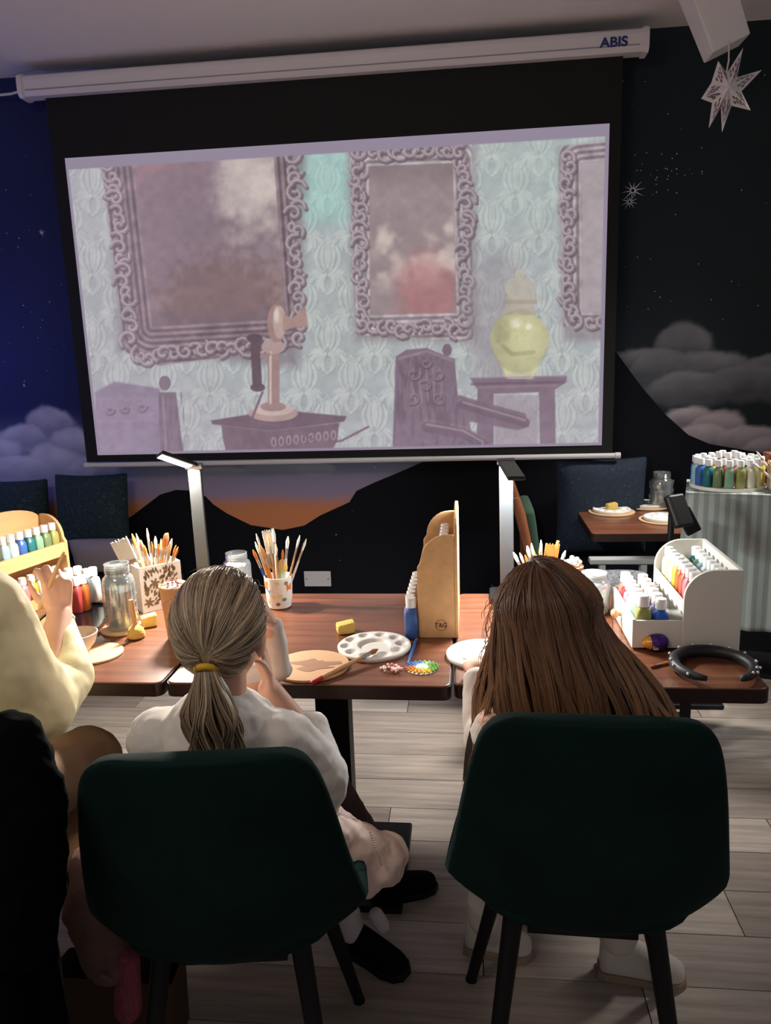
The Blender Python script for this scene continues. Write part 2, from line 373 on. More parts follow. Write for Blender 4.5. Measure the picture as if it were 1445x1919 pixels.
def lstroke(P, wd, col, al, tip=0.25):
    """tapered leaf stroke, painted only inside its own window"""
    global U, V
    cx_ = sum(p[0] for p in P)/len(P); cy_ = sum(p[1] for p in P)/len(P); r = max(math.hypot(p[0]-cx_, p[1]-cy_) for p in P)+wd
    w_ = local(cx_, cy_, r); U0, V0 = U, V; U, V = U0[w_], V0[w_]
    if U.size:
        m_ = np.zeros(U.shape); n_ = len(P)-1
        for k_ in range(n_):
            f_ = 1-abs(2*(k_+0.5)/n_-0.85)**2*(1-tip); m_ = np.maximum(m_, stroke([P[k_], P[k_+1]], max(wd*f_, 0.5), 1.0))
        pic[w_] = mixc(pic[w_], col, al*m_)
    U, V = U0, V0
# wallpaper: pale tulips and curling feathered leaves
pic = mixc(pic, (158, 168, 168), 0.55*sstep(0.4, 0.65, na))
rw = random.Random(31); PALE, DEEP = (206, 214, 208), (146, 156, 156)
for i in range(-1, 13):
    for j in range(-1, 10):
        tx, ty = 130+i*88+(j % 2)*44, 250+j*74
        for sgn in (-1, 1):
            for k in range(4):
                a0 = sgn*(0.5+0.55*k); L0 = 30+6*(k % 2)
                P = [(tx+sgn*4+L0*t*math.sin(a0+sgn*t*1.1), ty+44-L0*t*math.cos(a0+sgn*t*1.1)) for t in np.linspace(0, 1, 6)]
                lstroke([(x+1.5, y+2) for x, y in P], 6.0, DEEP, 0.45); lstroke(P, 4.6, PALE, 0.62)
            for k in range(3):
                P = [(tx+sgn*(3+6*k)*math.sin(PI*(0.15+0.75*t))*(1.0+0.25*k), ty+30-58*t+4*k) for t in np.linspace(0, 1, 6)]
                lstroke([(x+1.2, y+1) for x, y in P], 4.2, DEEP, 0.5); lstroke(P, 3.2, PALE, 0.65)
pic = mixc(pic, (146, 214, 202), 0.5*rectm(548, 190, 664, 420, 30))
pic = mixc(pic, (172, 198, 190), 0.4*sstep(850, 960, U)*sstep(560, 300, V))
def curl(x, y, r, a0, sgn, col, al, wd):
    global U, V
    P = [(x+r*(1-0.75*t)*math.cos(a0+sgn*t*5.5), y+r*(1-0.75*t)*math.sin(a0+sgn*t*5.5)) for t in np.linspace(0, 1, 10)]
    w_ = local(x, y, r+wd); U0, V0 = U, V
    U, V = U0[w_], V0[w_]
    if U.size: pic[w_] = mixc(pic[w_], col, al*stroke(P, wd))
    U, V = U0, V0
    return pic
def gilt(poly_out, poly_in, path, seed, tint=(128, 108, 116)):
    global pic
    mo, mi = polym(poly_out, 3), polym(poly_in, 1.5)
    ring = mo*(1-mi)
    dd = np.full(U.shape, 1e9); n = len(poly_in)
    for i in range(n):
        (x0, y0), (x1, y1) = poly_in[i], poly_in[(i+1) % n]
        t = np.clip(((U-x0)*(x1-x0)+(V-y0)*(y1-y0))/((x1-x0)**2+(y1-y0)**2+1e-9), 0, 1)
        dd = np.minimum(dd, np.hypot(U-x0-t*(x1-x0), V-y0-t*(y1-y0)))
    k = 0.5+0.5*np.sin(dd*0.55)
    base = np.array(tint, float)*(0.72+0.42*k[..., None])*(0.85+0.3*nb[..., None])
    pic = pic*(1-ring[..., None]) + base*ring[..., None]
    rs = random.Random(seed)
    for (x0, y0), (x1, y1) in path:
        Ld = math.hypot(x1-x0, y1-y0); q_ = max(2, int(Ld/17))
        for i in range(q_):
            t = (i+0.5)/q_; x = x0+(x1-x0)*t+rs.uniform(-5, 5); y = y0+(y1-y0)*t+rs.uniform(-5, 5); r = rs.uniform(11, 20); a = rs.uniform(0, 6.28); sg = rs.choice((-1, 1))
            pic = curl(x+2, y+3, r, a, sg, (88, 74, 84), 0.8, 4.2); pic = curl(x, y, r, a, sg, (146, 128, 136), 0.9, 3.4); pic = curl(x-1, y-1, r, a, sg, (206, 196, 202), 0.7, 1.1)
# left big frame with a smoky brown picture
pic = mixc(pic, (120, 112, 122), 0.75*polym([(205, 295), (222, 655), (560, 690), (575, 250), (500, 250)], 14))
gilt([(188, 285), (236, 660), (300, 685), (560, 650), (550, 255)], [(250, 290), (286, 612), (535, 598), (510, 255)], [((205, 300), (245, 640)), ((250, 668), (530, 645)), ((548, 270), (562, 640))], 3)
inp = polym([(250, 280), (286, 612), (535, 598), (510, 250)])
sm = fbm(U/70+11, V/70+2, 4)
pnt = np.ones(U.shape+(3,))*np.array([128, 108, 118.])
pnt = mixc(pnt, (196, 186, 182), 0.85*sstep(0.36, 0.62, sm)*sstep(370, 470, U)*sstep(540, 400, V))
pnt = mixc(pnt, (150, 124, 118), sstep(0.4, 0.65, fbm(U/40, V/40+50, 3))*sstep(430, 560, V)*0.7)
pnt = mixc(pnt, (186, 120, 122), 0.55*sstep(0.42, 0.7, fbm(U/50+31, V/60, 3))*sstep(420, 310, V)*sstep(400, 330, U))
pnt = mixc(pnt, (212, 200, 190), 0.8*sstep(1.2, 0.3, np.hypot((U-470)/70, (V-350)/110)+0.9*(fbm(U/28+9, V/28, 4)-0.5)))
pnt = mixc(pnt, (118, 92, 92), 0.75*sstep(1.25, 0.6, np.hypot((U-410)/120, (V-570)/95)+0.6*(nb-0.5)))
pnt = mixc(pnt, (104, 90, 100), 0.5*sstep(560, 605, V))
pic = pic*(1-inp[..., None]) + pnt*inp[..., None]
# second frame with a red-and-brown picture
pic = mixc(pic, (120, 108, 112), 0.6*polym([(650, 265), (665, 640), (895, 640), (890, 260)], 12))
gilt([(655, 262), (668, 628), (885, 640), (884, 262)], [(692, 312), (694, 590), (855, 586), (848, 306)], [((668, 280), (678, 610)), ((675, 612), (880, 616)), ((868, 290), (874, 610)), ((670, 286), (870, 282))], 9, (168, 156, 160))
inp = polym([(692, 312), (694, 590), (855, 586), (848, 306)])
pnt = np.ones(U.shape+(3,))*np.array([150, 132, 134.])
pnt = mixc(pnt, (206, 190, 180), sstep(0.42, 0.7, fbm(U/45+5, V/45+33, 3))*sstep(360, 440, V)*sstep(560, 500, V))
pnt = mixc(pnt, (178, 104, 108), 0.6*sstep(1.3, 0.5, np.hypot((U-800)/60, (V-560)/90)+0.7*(fbm(U/30, V/30+4, 3)-0.5)))
pnt = mixc(pnt, (122, 106, 110), 0.6*sstep(360, 320, V))
pic = pic*(1-inp[..., None]) + pnt*inp[..., None]
# third frame, cut by the picture's edge
pic = mixc(pic, (136, 126, 134), 0.7*polym([(1045, 280), (1055, 640), (1140, 640), (1140, 262)], 10))
gilt([(1048, 275), (1056, 612), (1145, 612), (1145, 262)], [(1090, 306), (1092, 585), (1150, 585), (1150, 300)], [((1062, 285), (1068, 600)), ((1070, 596), (1135, 600))], 12, (156, 144, 150))
pic = mixc(pic, (172, 160, 164), 0.9*polym([(1090, 306), (1092, 585), (1150, 585), (1150, 300)]))
# dark carved chairs, pedestal, vase
dk = (112, 90, 108)
pic = mixc(pic, (150, 142, 150), 0.6*ellm(935, 600, 60, 130, 0.3))
pic = mixc(pic, dk, 0.92*polym([(880, 708), (1062, 704), (1062, 716), (1040, 730), (1042, 845), (1012, 845), (1010, 735), (925, 738), (925, 850), (893, 850), (895, 730)]))
pic = mixc(pic, (146, 122, 132), 0.5*stroke([(896, 726), (1045, 722)], 3))
pic = mixc(pic, (152, 138, 150), 0.7*rectm(928, 740, 1008, 850, 3))
vz = np.array([216, 216, 160.])
for e in (ellm(974, 636, 54, 52), polym([(930, 660), (1018, 660), (1000, 708), (948, 708)], 3)): pic = mixc(pic, vz, e)
pic = mixc(pic, (186, 176, 160), 0.95*polym([(944, 590), (1004, 590), (998, 552), (950, 552)], 3)); pic = mixc(pic, (188, 182, 168), 0.95*ellm(974, 540, 28, 22)); pic = mixc(pic, (196, 190, 170), 0.9*ellm(974, 514, 9, 9))
pic = mixc(pic, (160, 150, 128), 0.6*stroke([(945, 566), (1003, 566)], 4)); pic = mixc(pic, (150, 150, 104), 0.6*stroke([(934, 640), (960, 664), (1000, 660)], 4))
pic = mixc(pic, (160, 150, 110), 0.5*ellm(940, 620, 16, 24, 0.4)); pic = mixc(pic, (246, 248, 214), 0.9*ellm(968, 606, 11, 9, 0.5)); pic = mixc(pic, (250, 250, 220), 0.9*ellm(990, 612, 7, 6, 0.5))
pic = mixc(pic, (206, 196, 178), 0.8*rectm(950, 700, 998, 710))
pic = mixc(pic, dk, 0.9*polym([(742, 668), (762, 655), (800, 652), (838, 668), (852, 672), (858, 740), (930, 760), (985, 775), (992, 800), (970, 806), (880, 790), (890, 850), (735, 850)]))
pic = mixc(pic, (136, 108, 116), 0.55*sstep(0.5, 0.62, nb)*polym([(765, 668), (835, 675), (840, 760), (770, 765)]))
pic = mixc(pic, (150, 128, 138), 0.8*stroke([(862, 752), (930, 775), (985, 790)], 4)); pic = mixc(pic, (140, 116, 126), 0.8*stroke([(800, 790), (870, 806), (905, 826), (905, 850)], 7))
pic = mixc(pic, dk, 0.9*ellm(838, 656, 9, 12)); 
pic = mixc(pic, (128, 112, 136), 0.92*polym([(178, 735), (215, 715), (300, 728), (300, 870), (180, 870)], 3)); pic = mixc(pic, (150, 134, 158), 0.6*rectm(185, 745, 298, 790, 2)); pic = mixc(pic, (118, 100, 124), 0.6*sstep(0.48, 0.6, nb)*rectm(185, 748, 298, 788, 2))
pic = mixc(pic, (110, 92, 106), 0.95*polym([(297, 735), (330, 735), (345, 860), (300, 860)])); pic = mixc(pic, (110, 92, 106), 0.95*ellm(309, 718, 11, 14)); pic = mixc(pic, (150, 130, 142), 0.6*stroke([(306, 745), (312, 850)], 2))
pic = mixc(pic, (84, 66, 80), 0.45*sstep(0.5, 0.7, nc)*(polym([(742, 668), (838, 668), (890, 850), (735, 850)])+rectm(297, 735, 345, 860)))
for k in range(5): pic = mixc(pic, (158, 138, 146), 0.5*stroke([(775+k*12, 690), (772+k*14, 720), (778+k*12, 750)], 2.0))
pic = mixc(pic, (150, 128, 136), 0.7*stroke([(748, 672), (800, 658), (848, 676)], 2.5))
vsh = sstep(0.2, 1.0, np.hypot((U-985)/60, (V-630)/75))*ellm(974, 640, 54, 60)
pic = mixc(pic, (150, 148, 112), 0.5*vsh)
pic = mixc(pic, (184, 180, 140), 0.35*ellm(974, 640, 50, 55)*sstep(0.52, 0.62, nb))
for (x, y, r, a_, g) in ((775, 700, 14, 0, 1), (822, 700, 14, 3, -1), (775, 745, 13, 2, -1), (822, 745, 13, 1, 1), (798, 680, 10, 0, 1), (798, 724, 12, 4, 1), (205, 768, 9, 0, 1), (235, 765, 9, 3, -1), (265, 762, 9, 0, 1)):
    pic = curl(x+1, y+2, r, a_, g, (78, 60, 74), 0.7, 3.0); pic = curl(x, y, r, a_, g, (160, 138, 148), 0.6, 1.6)
for P_, w_ in (([(868, 758), (930, 776), (984, 792)], 9), ([(800, 800), (868, 812), (904, 832), (906, 850)], 10)):
    pic = mixc(pic, (100, 80, 96), 0.9*stroke(P_, w_)); pic = mixc(pic, (166, 146, 158), 0.65*stroke([(x, y-w_*0.5) for x, y in P_], 2.2))
pic = mixc(pic, (150, 132, 142), 0.6*stroke([(882, 709), (1062, 705)], 1.6)); pic = mixc(pic, (86, 68, 82), 0.6*stroke([(884, 720), (1056, 716)], 2.5))
# telephone table and brass candlestick telephone
pic = mixc(pic, (92, 70, 84), 0.95*polym([(395, 788), (520, 768), (650, 780), (645, 790), (508, 808), (398, 795)]))
pic = mixc(pic, (100, 76, 90), 0.95*polym([(415, 797), (508, 808), (636, 792), (632, 826), (620, 850), (425, 850), (418, 825)]))
for i in range(9): pic = mixc(pic, (170, 150, 158), 0.8*ellm(513+i*14, 828-i*1.6, 5, 9, 0.2)); pic = mixc(pic, (92, 70, 84), 0.9*ellm(513+i*14, 829-i*1.6, 2.6, 6, 0.3))
br = (156, 124, 120)
for e, cc in ((ellm(512, 775, 46, 15), (176, 146, 138)), (ellm(512, 767, 38, 12), (206, 182, 172)), (ellm(512, 762, 24, 9), br), (rectm(502, 655, 524, 765), br), (ellm(512, 650, 22, 14), (176, 150, 146)), (ellm(518, 606, 17, 36), br), (ellm(524, 604, 12, 31), (186, 160, 150)), (polym([(530, 590), (548, 596), (572, 574), (578, 612), (548, 614), (530, 622)], 2), (166, 134, 126))):
    pic = mixc(pic, cc, e)
pic = mixc(pic, (222, 204, 194), 0.8*stroke([(507, 660), (507, 755)], 2)); pic = mixc(pic, (226, 210, 200), 0.7*ellm(518, 590, 5, 14, 0.5))
pic = mixc(pic, (86, 66, 78), 0.95*stroke([(478, 640), (482, 720)], 9)); pic = mixc(pic, (86, 66, 78), 0.95*ellm(477, 634, 15, 9)); pic = mixc(pic, (86, 66, 78), 0.95*ellm(483, 726, 14, 8)); pic = mixc(pic, br, stroke([(490, 668), (505, 664)], 3))
pic = mixc(pic, (104, 82, 92), 0.9*stroke([(492, 735), (470, 790), (540, 800), (600, 830), (640, 826), (690, 800)], 2.2))
# projector wash
pic = mixc(pic, (196, 172, 200), 0.20*sstep(520, 150, U)+0.16*sstep(640, 860, V)); pic = mixc(pic, (206, 190, 200), np.full(U.shape, 0.14))
pic *= (0.92+0.12*nb[..., None]+0.06*(na[..., None]-0.5))
mrg = np.minimum(np.minimum(gx-xa-0.012, xb-0.016-gx), np.minimum(gz-za-0.012, zb-0.05-gz))
pic = mixc(pic, (150, 138, 158), sstep(0.004, -0.002, mrg))
scr = grid('picture', gx-O.x, np.full_like(gx, -0.0005), gz-1.0, emission_attr('projected_picture', 'Col', 0.92), sl(np.clip(pic, 0, 255)).reshape(-1, 3), ps)
# white power cable from the screen case to the left
pts = [W(58, 166, SY), W(20, 176, SY+0.05), W(-20, 180, SY+0.1), W(-80, 178, WY-0.01)]
tag(MB().tube(pts, 0.006, 8).build('power_cable', m_white, None, smooth=True), 'white power cable running left from the screen case', 'cable')
# boxed wedge under the ceiling and the paper star
A = W(1316, -40, 3.42); B = W(1362, 92, 3.42); ax = (A-B).normalized()
sd = Vector((0.92, 0.0, 0)); sd = (sd-ax*sd.dot(ax)).normalized(); dp = ax.cross(sd)
b = MB(); V8 = []
for P_, s1, s2 in ((B, 0.072, 0.062), (A+ax*0.12, 0.085, 0.075)):
    for a_, b_ in ((-1, -1), (1, -1), (1, 1), (-1, 1)): V8.append(P_+sd*s1*a_+dp*s2*b_)
for v in V8[4:]: v.z = max(v.z, CZ-0.002)
b.add(V8, [(0, 1, 2, 3), (7, 6, 5, 4), (0, 4, 5, 1), (1, 5, 6, 2), (2, 6, 7, 3), (3, 7, 4, 0)])
tag(bevel(b.build('ceiling_speaker', mat('white_box', (226, 222, 222), 0.6)), 0.006), 'white wedge-shaped box hanging from the ceiling above the star', 'speaker box')
m_paper = mat('star_paper', (228, 218, 222), 0.8)
tips = [(1346, 114), (1393, 89), (1428, 131), (1407, 207), (1353, 248), (1328, 241), (1314, 185)]
ctr = W(1359, 170, 3.2)
st = thing('paper_star', 'white seven-pointed paper star lantern hanging by a cord', 'star lantern', ctr)
tw = [W(*q, 3.2)-ctr for q in tips]
b = MB(); n = 7; ring = []
for i in range(n):
    a = tw[i]; c_ = tw[(i+1) % n]; ring.append(a); ring.append((a.normalized()+c_.normalized()).normalized()*0.058)
V_ = ring+[Vector((0, -0.045, 0)), Vector((0, 0.045, 0))]
b.add(V_, [(14, i, (i+1) % 14) for i in range(14)]+[(15, (i+1) % 14, i) for i in range(14)]); b.build('star_body', m_paper, st)
b = MB()
for i in range(n):
    tip = tw[i]
    for s_ in (1, -1):
        inner = ring[(2*i+s_) % 14]; apex = Vector((0, -0.045, 0))
        for k, (u_, v_) in enumerate([(0.18, 0.4), (0.34, 0.3), (0.34, 0.55), (0.5, 0.25), (0.5, 0.5), (0.66, 0.3), (0.2, 0.7)]):
            p0 = apex.lerp(tip, u_); p1 = inner.lerp(tip, u_); pc = p0.lerp(p1, v_); nn = (tip-apex).cross(inner-apex).normalized(); nn = nn if nn.y < 0 else -nn
            e1 = (tip-apex).normalized(); e2 = nn.cross(e1); r1, r2 = 0.0085, 0.0032*(1.2-u_)
            b.add([pc+nn*0.0008+e1*r1*math.cos(t)+e2*r2*math.sin(t) for t in [k_*PI/4 for k_ in range(8)]], [tuple(range(8))])
tag(b.build('star_cutouts', mat('star_hole', (110, 98, 104), 0.9), st), kind='stuff')
MB().tube([(0, 0, 0.05), (W(1366, 112, 3.2)-ctr), (W(1366, 78, 3.36)-ctr)], 0.003, 6).build('cord', m_paper, st)
# ------------------------------------------------------------------ tables
TZ = 0.75
m_top = mat('table_wood', (112, 66, 44), 0.34, noise=((2.5, 42, 20), 0.42, 6), coat=0.25)
m_edge = mat('table_edge', (44, 26, 22), 0.35); m_iron = mat('black_iron', (12, 11, 12), 0.5, spec=0.3)
def rrect(w_, d, r, k=5):
    P = []
    for cx, cy, a0 in ((w_/2-r, d/2-r, 0), (-w_/2+r, d/2-r, PI/2), (-w_/2+r, -d/2+r, PI), (w_/2-r, -d/2+r, 1.5*PI)):
        P += [(cx+r*math.cos(a0+PI/2*i/k), cy+r*math.sin(a0+PI/2*i/k)) for i in range(k+1)]
    return P
def table(x0, x1, y0, y1, label, cols, z=TZ, grp='dark wooden tables', rz=0, oy=0.0):
    t = thing('cafe_table', label, 'table', ((x0+x1)/2, (y0+y1)/2, 0), rz, grp); w_, d = x1-x0, y1-y0
    fn = lambda a, b, c: Vector((a, b, c))
    MB().prism(rrect(w_, d, 0.022), z-0.036, z-0.004, fn).build('edge_band', m_edge, t)
    bevel(MB().prism(rrect(w_-0.004, d-0.004, 0.021), z-0.006, z, fn).build('tabletop', m_top, t), 0.0025)
    for cx in cols:
        MB().box((cx, oy, (z-0.036+0.02)/2), (0.095, 0.07, z-0.056)).build('column', m_iron, t)
        bevel(MB().box((cx, oy, 0.011), (0.4, 0.4, 0.02)).build('foot_plate', m_iron, t), 0.006)
        MB().box((cx, oy, z-0.045), (0.4, 0.06, 0.018)).build('support_bar', m_iron, t)
    return t
table(-0.748, -0.05, 1.695, 2.4, 'dark wooden cafe table in the middle, holding the butterfly cup of brushes', [0.0])
table(-0.043, 0.672, 1.705, 2.4, 'dark wooden cafe table at right, holding the white drawer organiser', [-0.02])
table(-1.95, -0.756, 1.692, 2.4, 'dark wooden cafe table at left, holding the paper cup and lattice box', [0.0])
# ------------------------------------------------------------------ paint bottles
m_capw = mat('bottle_cap', (232, 232, 230), 0.4)
PC = {'pale blue': (150, 190, 200), 'white': (222, 226, 220), 'blue': (60, 100, 170), 'teal': (36, 110, 112), 'mint green': (130, 170, 140), 'sage green': (110, 130, 90),
      'olive green': (150, 152, 88), 'red': (176, 62, 62), 'orange': (196, 104, 48), 'dark grey': (78, 84, 86), 'yellow': (222, 186, 70), 'pale yellow': (226, 216, 150), 'coral': (206, 100, 84),
      'pink': (206, 130, 140), 'cream': (228, 220, 196), 'lilac': (150, 138, 176), 'bright blue': (30, 92, 190), 'deep red': (140, 44, 52), 'brown': (120, 78, 50), 'mauve': (150, 100, 118)}
_bm = {}
def bottle(loc, col, label, group, sc=1.0, rz=0.0):
    if not _bm:
        _bm['cap'] = MB().lathe([(0.0095, 0.080), (0.0125, 0.081), (0.0125, 0.103), (0.0115, 0.105)], 14).mesh('cap', m_capw, True)
        _bm['cap'].set_sharp_from_angle(angle=0.7)
    if col not in _bm:
        _bm[col] = MB().lathe([(0.0135, 0.0), (0.0165, 0.002), (0.0165, 0.060), (0.0145, 0.071), (0.010, 0.076), (0.0092, 0.081)], 16, square=2.2).mesh('paint_bottle', mat('paint_'+col.replace(' ', '_'), PC[col], 0.35, noise=((30, 30, 30), 0.06, 2)), True)
    b = bpy.data.objects.new('paint_bottle', _bm[col]); COL.objects.link(b); b.location = loc; b.rotation_euler = (0, 0, rz); b.scale = (sc, sc, sc)
    tag(b, label, 'paint bottle', group)
    c = bpy.data.objects.new('cap', _bm['cap']); COL.objects.link(c); c.parent = b
    return b
ORD = ['first', 'second', 'third', 'fourth', 'fifth', 'sixth', 'seventh', 'eighth', 'ninth', 'tenth', 'eleventh', 'twelfth', 'thirteenth', 'fourteenth', 'fifteenth', 'sixteenth', 'seventeenth', 'eighteenth']
# ------------------------------------------------------------------ wooden bottle racks
m_rack = mat('rack_pine', (214, 168, 116), 0.5, noise=((4, 30, 30), 0.12, 4))
def rack(loc, rz, label, LN=0.32, D=0.1, HS=0.29, HB=0.35):
    """length along local x, front = -y, back board at y=D/2"""
    t = thing('bottle_rack', label, 'bottle rack', loc, rz); th = 0.011
    def side(x):
        P = [(-D/2, 0), (D/2, 0), (D/2, HS)]; P += [(D/2-0.02-(D-0.03)*math.sin(a)*1.0, HS-0.075+0.075*math.cos(a)) for a in [PI/2*i/8 for i in range(9)]]; P += [(-D/2, HS-0.09)]
        return MB().prism(P, x-th/2, x+th/2, lambda a, b, c: Vector((c, a, b)))
    for s_ in (-1, 1): bevel(side(s_*(LN/2-th/2)).build('side_panel', m_rack, t), 0.002)
    P = [(-LN/2, 0), (LN/2, 0), (LN/2, HS-0.03)] + [(LN/2*math.cos(a)*0.98, HS-0.03+(HB-HS+0.03)*math.sin(a)**0.8) for a in [PI*i/16 for i in range(1, 16)]] + [(-LN/2, HS-0.03)]
    bevel(MB().prism(P, D/2, D/2+0.009).build('back_board', m_rack, t), 0.002)
    for z in (0.006, 0.15): MB().box((0, 0, z), (LN-2*th, D-0.004, 0.01)).build('shelf', m_rack, t)
    MB().box((0, -D/2+0.006, 0.172), (LN-2*th, 0.009, 0.034)).build('rail', m_rack, t)
    MB().box((0, -D/2+0.006, 0.022), (LN-2*th, 0.009, 0.024)).build('rail', m_rack, t)
    return t, Matrix.Translation(loc) @ Matrix.Rotation(rz, 4, 'Z')
# middle rack, seen end-on, facing left
rk, M = rack((-0.095, 2.165, TZ), -PI/2, 'wooden two-tier bottle rack standing end-on in the middle', 0.32, 0.1, 0.29, 0.345)
# near end panel is local +x
text_mesh('stamp', 'T&G', 0.017, Matrix.Translation((0.1606, 0.012, 0.037)) @ Matrix.Rotation(PI/2, 4, 'Z') @ Matrix.Rotation(PI/2, 4, 'X'), mat('stamp_ink', (96, 62, 40), 0.7), rk, ext=0.0003, bold=0.0003)
rn = MB(); rn.tube([(0.1606, 0.012+0.0155*math.cos(a), 0.037+0.0155*math.sin(a)) for a in [2*PI*i/24 for i in range(25)]], 0.0006, 4, cap=False); rn.build('stamp_ring', mat('stamp_ink', (96, 62, 40)), rk)
cl = ['lilac', 'mauve', 'blue', 'cream', 'teal', 'pink', 'brown', 'white']
for i in range(7):
    p = M @ Vector((0.13-i*0.041, 0.018, 0.1555)); bottle(p, cl[(i*3) % 8], cl[(i*3) % 8]+' paint bottle on upper tier of the middle wooden rack, %s from the near end' % ORD[i], 'bottles in the middle rack', 0.98, PI/2)
bottle((-0.164, 2.005, TZ+0.0005), 'blue', 'royal blue paint bottle standing nearest in front of the middle rack', 'bottles before the middle rack', 1.1)
for i in range(7):
    k = ['lilac', 'mauve', 'white', 'pink', 'cream', 'pale blue', 'brown'][i]
    bottle((-0.169+0.0006*i, 2.043+i*0.037, TZ+0.0005), k, k+' paint bottle lined up beside the middle rack, %s behind the blue one' % ORD[i], 'bottles before the middle rack', 1.05)
# left rack, turned to face right
d = Vector((0.27, 0.963)); ang = math.atan2(d.y, d.x)
far = Vector((-1.335, 2.375)); LN = 0.36
cpos = far - d*LN/2 + Vector((-d.y, d.x))*0.05
rk2, M = rack((cpos.x, cpos.y, TZ), ang, 'wooden two-tier bottle rack at the left edge of the photo', LN, 0.1, 0.28, 0.315)
cl = ['pale blue', 'white', 'blue', 'teal', 'mint green', 'sage green', 'olive green']
for i in range(7):
    p = M @ Vector((-0.05+i*0.0335, -0.018, 0.1555)); bottle(p, cl[i], cl[i]+' paint bottle on the upper tier of the left wooden rack', 'bottles in the left rack', 0.96, ang)
    if i < 6:
        k = ['cream', 'pink', 'yellow', 'white', 'brown', 'coral'][i]; p = M @ Vector((-0.03+i*0.035, -0.018, 0.0115)); bottle(p, k, k+' paint bottle on the lower tier of the left wooden rack', 'bottles in the left rack', 0.94, ang)
# loose bottles on a black glossy tray
tr = thing('tray', 'low glossy black tray under the loose paint bottles', 'tray', (-1.205, 2.14, TZ+0.0005), 0.15)
bevel(MB().box((0, 0, 0.003), (0.21, 0.24, 0.006)).build('tray_base', mat('tray_black', (14, 14, 15), 0.12), tr), 0.002)
for (sx, sy, w_, d_) in ((0, 0.117, 0.21, 0.006), (0.102, 0, 0.006, 0.24), (-0.102, 0, 0.006, 0.24)): MB().box((sx, sy, 0.008), (w_, d_, 0.012)).build('tray_rim', MATS['tray_black'], tr)
for px, py, k in ((147, 1147, 'red'), (160, 1143, 'orange'), (167, 1130, 'dark grey'), (180, 1126, 'white'), (135, 1128, 'brown'), (152, 1124, 'deep red')):
    q = T(px, py, TZ+0.0065); bottle((q.x, q.y, TZ+0.007), k, k+' paint bottle standing on the black tray behind the raised hand', 'bottles on the black tray', 1.08)
# ------------------------------------------------------------------ white organiser with a drawer
m_org = mat('organiser_white', (222, 218, 208), 0.5)
og = thing('drawer_organiser', 'white wooden desk organiser with curved sides and an open drawer', 'organiser', (0.535, 2.08, TZ+0.0005))
HO, x0, x1 = 0.216, -0.005, 0.135
def oside(y):
    P = [(x0, 0), (x1, 0), (x1, HO)] + [(x0+0.075-0.075*math.sin(a), HO-0.075+0.075*math.cos(a)) for a in [PI/2*i/10 for i in range(11)]]
    return MB().prism(P, y-0.005, y+0.005, lambda a, b, c: Vector((a, c, b)))
for y in (-0.158, 0.158): bevel(oside(y).build('side_panel', m_org, og), 0.0015)
MB().box((x1-0.005, 0, HO/2), (0.01, 0.306, HO)).build('back_panel', m_org, og)
MB().box((0.065, 0, 0.095), (0.13, 0.306, 0.008)).build('shelf', m_org, og); MB().box((0.065, 0, 0.004), (0.13, 0.306, 0.008)).build('base_panel', m_org, og)
MB().box((x0+0.004, 0, 0.112), (0.008, 0.306, 0.034)).build('lip', m_org, og); MB().box((0.069, 0, 0.135), (0.006, 0.306, 0.075)).build('divider', m_org, og)
dr = MB(); dr.box((-0.045, 0, 0.008), (0.16, 0.294, 0.006)); dr.box((-0.121, 0, 0.043), (0.009, 0.3, 0.072))
for y in (-0.146, 0.146): dr.box((-0.045, y, 0.043), (0.16, 0.007, 0.072))
dro = dr.build('drawer', m_org, og)
kn = MB(); kn.lathe([(0.006, 0), (0.006, 0.008), (0.012, 0.013), (0.014, 0.02), (0.009, 0.027)], 14)
kn.v = [(-0.1255-z, y, x+0.045) for x, y, z in kn.v]; kn.build('knob', mat('knob_wood', (206, 160, 112), 0.45), dro, smooth=True)
Oo = Vector(og.location)
near = ['olive green', 'mint green', 'cream', 'white', 'pink', 'deep red', 'coral']; far_ = ['bright blue', 'lilac', 'mauve', 'deep red', 'orange', 'brown']
for i, k in enumerate(near):
    bottle(Oo+Vector((-0.094, -0.118+i*0.039, 0.0115)), k, k+' paint bottle in the open white drawer, left row, %s from the front' % ORD[i], 'bottles in the white drawer', 1.12 if i else 1.2)
for i, k in enumerate(far_):
    bottle(Oo+Vector((-0.05, -0.12+i*0.043, 0.0115)), k, k+' paint bottle in the open white drawer, right row, %s from the front' % ORD[i], 'bottles in the white drawer', 1.12)
for i, k in enumerate(['mauve', 'pink', 'coral', 'orange', 'yellow', 'cream', 'pale yellow', 'cream']):
    bottle(Oo+Vector((0.026, -0.13+i*0.036, 0.0995)), k, k+' bottle in the front row on the white shelf, %s from near end' % ORD[i], 'bottles on the white shelf', 0.98)
for i, k in enumerate(['white', 'pale blue', 'mint green', 'pale blue', 'white', 'pale blue', 'mint green', 'teal']):
    bottle(Oo+Vector((0.1, -0.13+i*0.036, 0.0995)), k, k+' bottle in the back row on the white shelf, %s from near end' % ORD[i], 'bottles on the white shelf', 0.98)
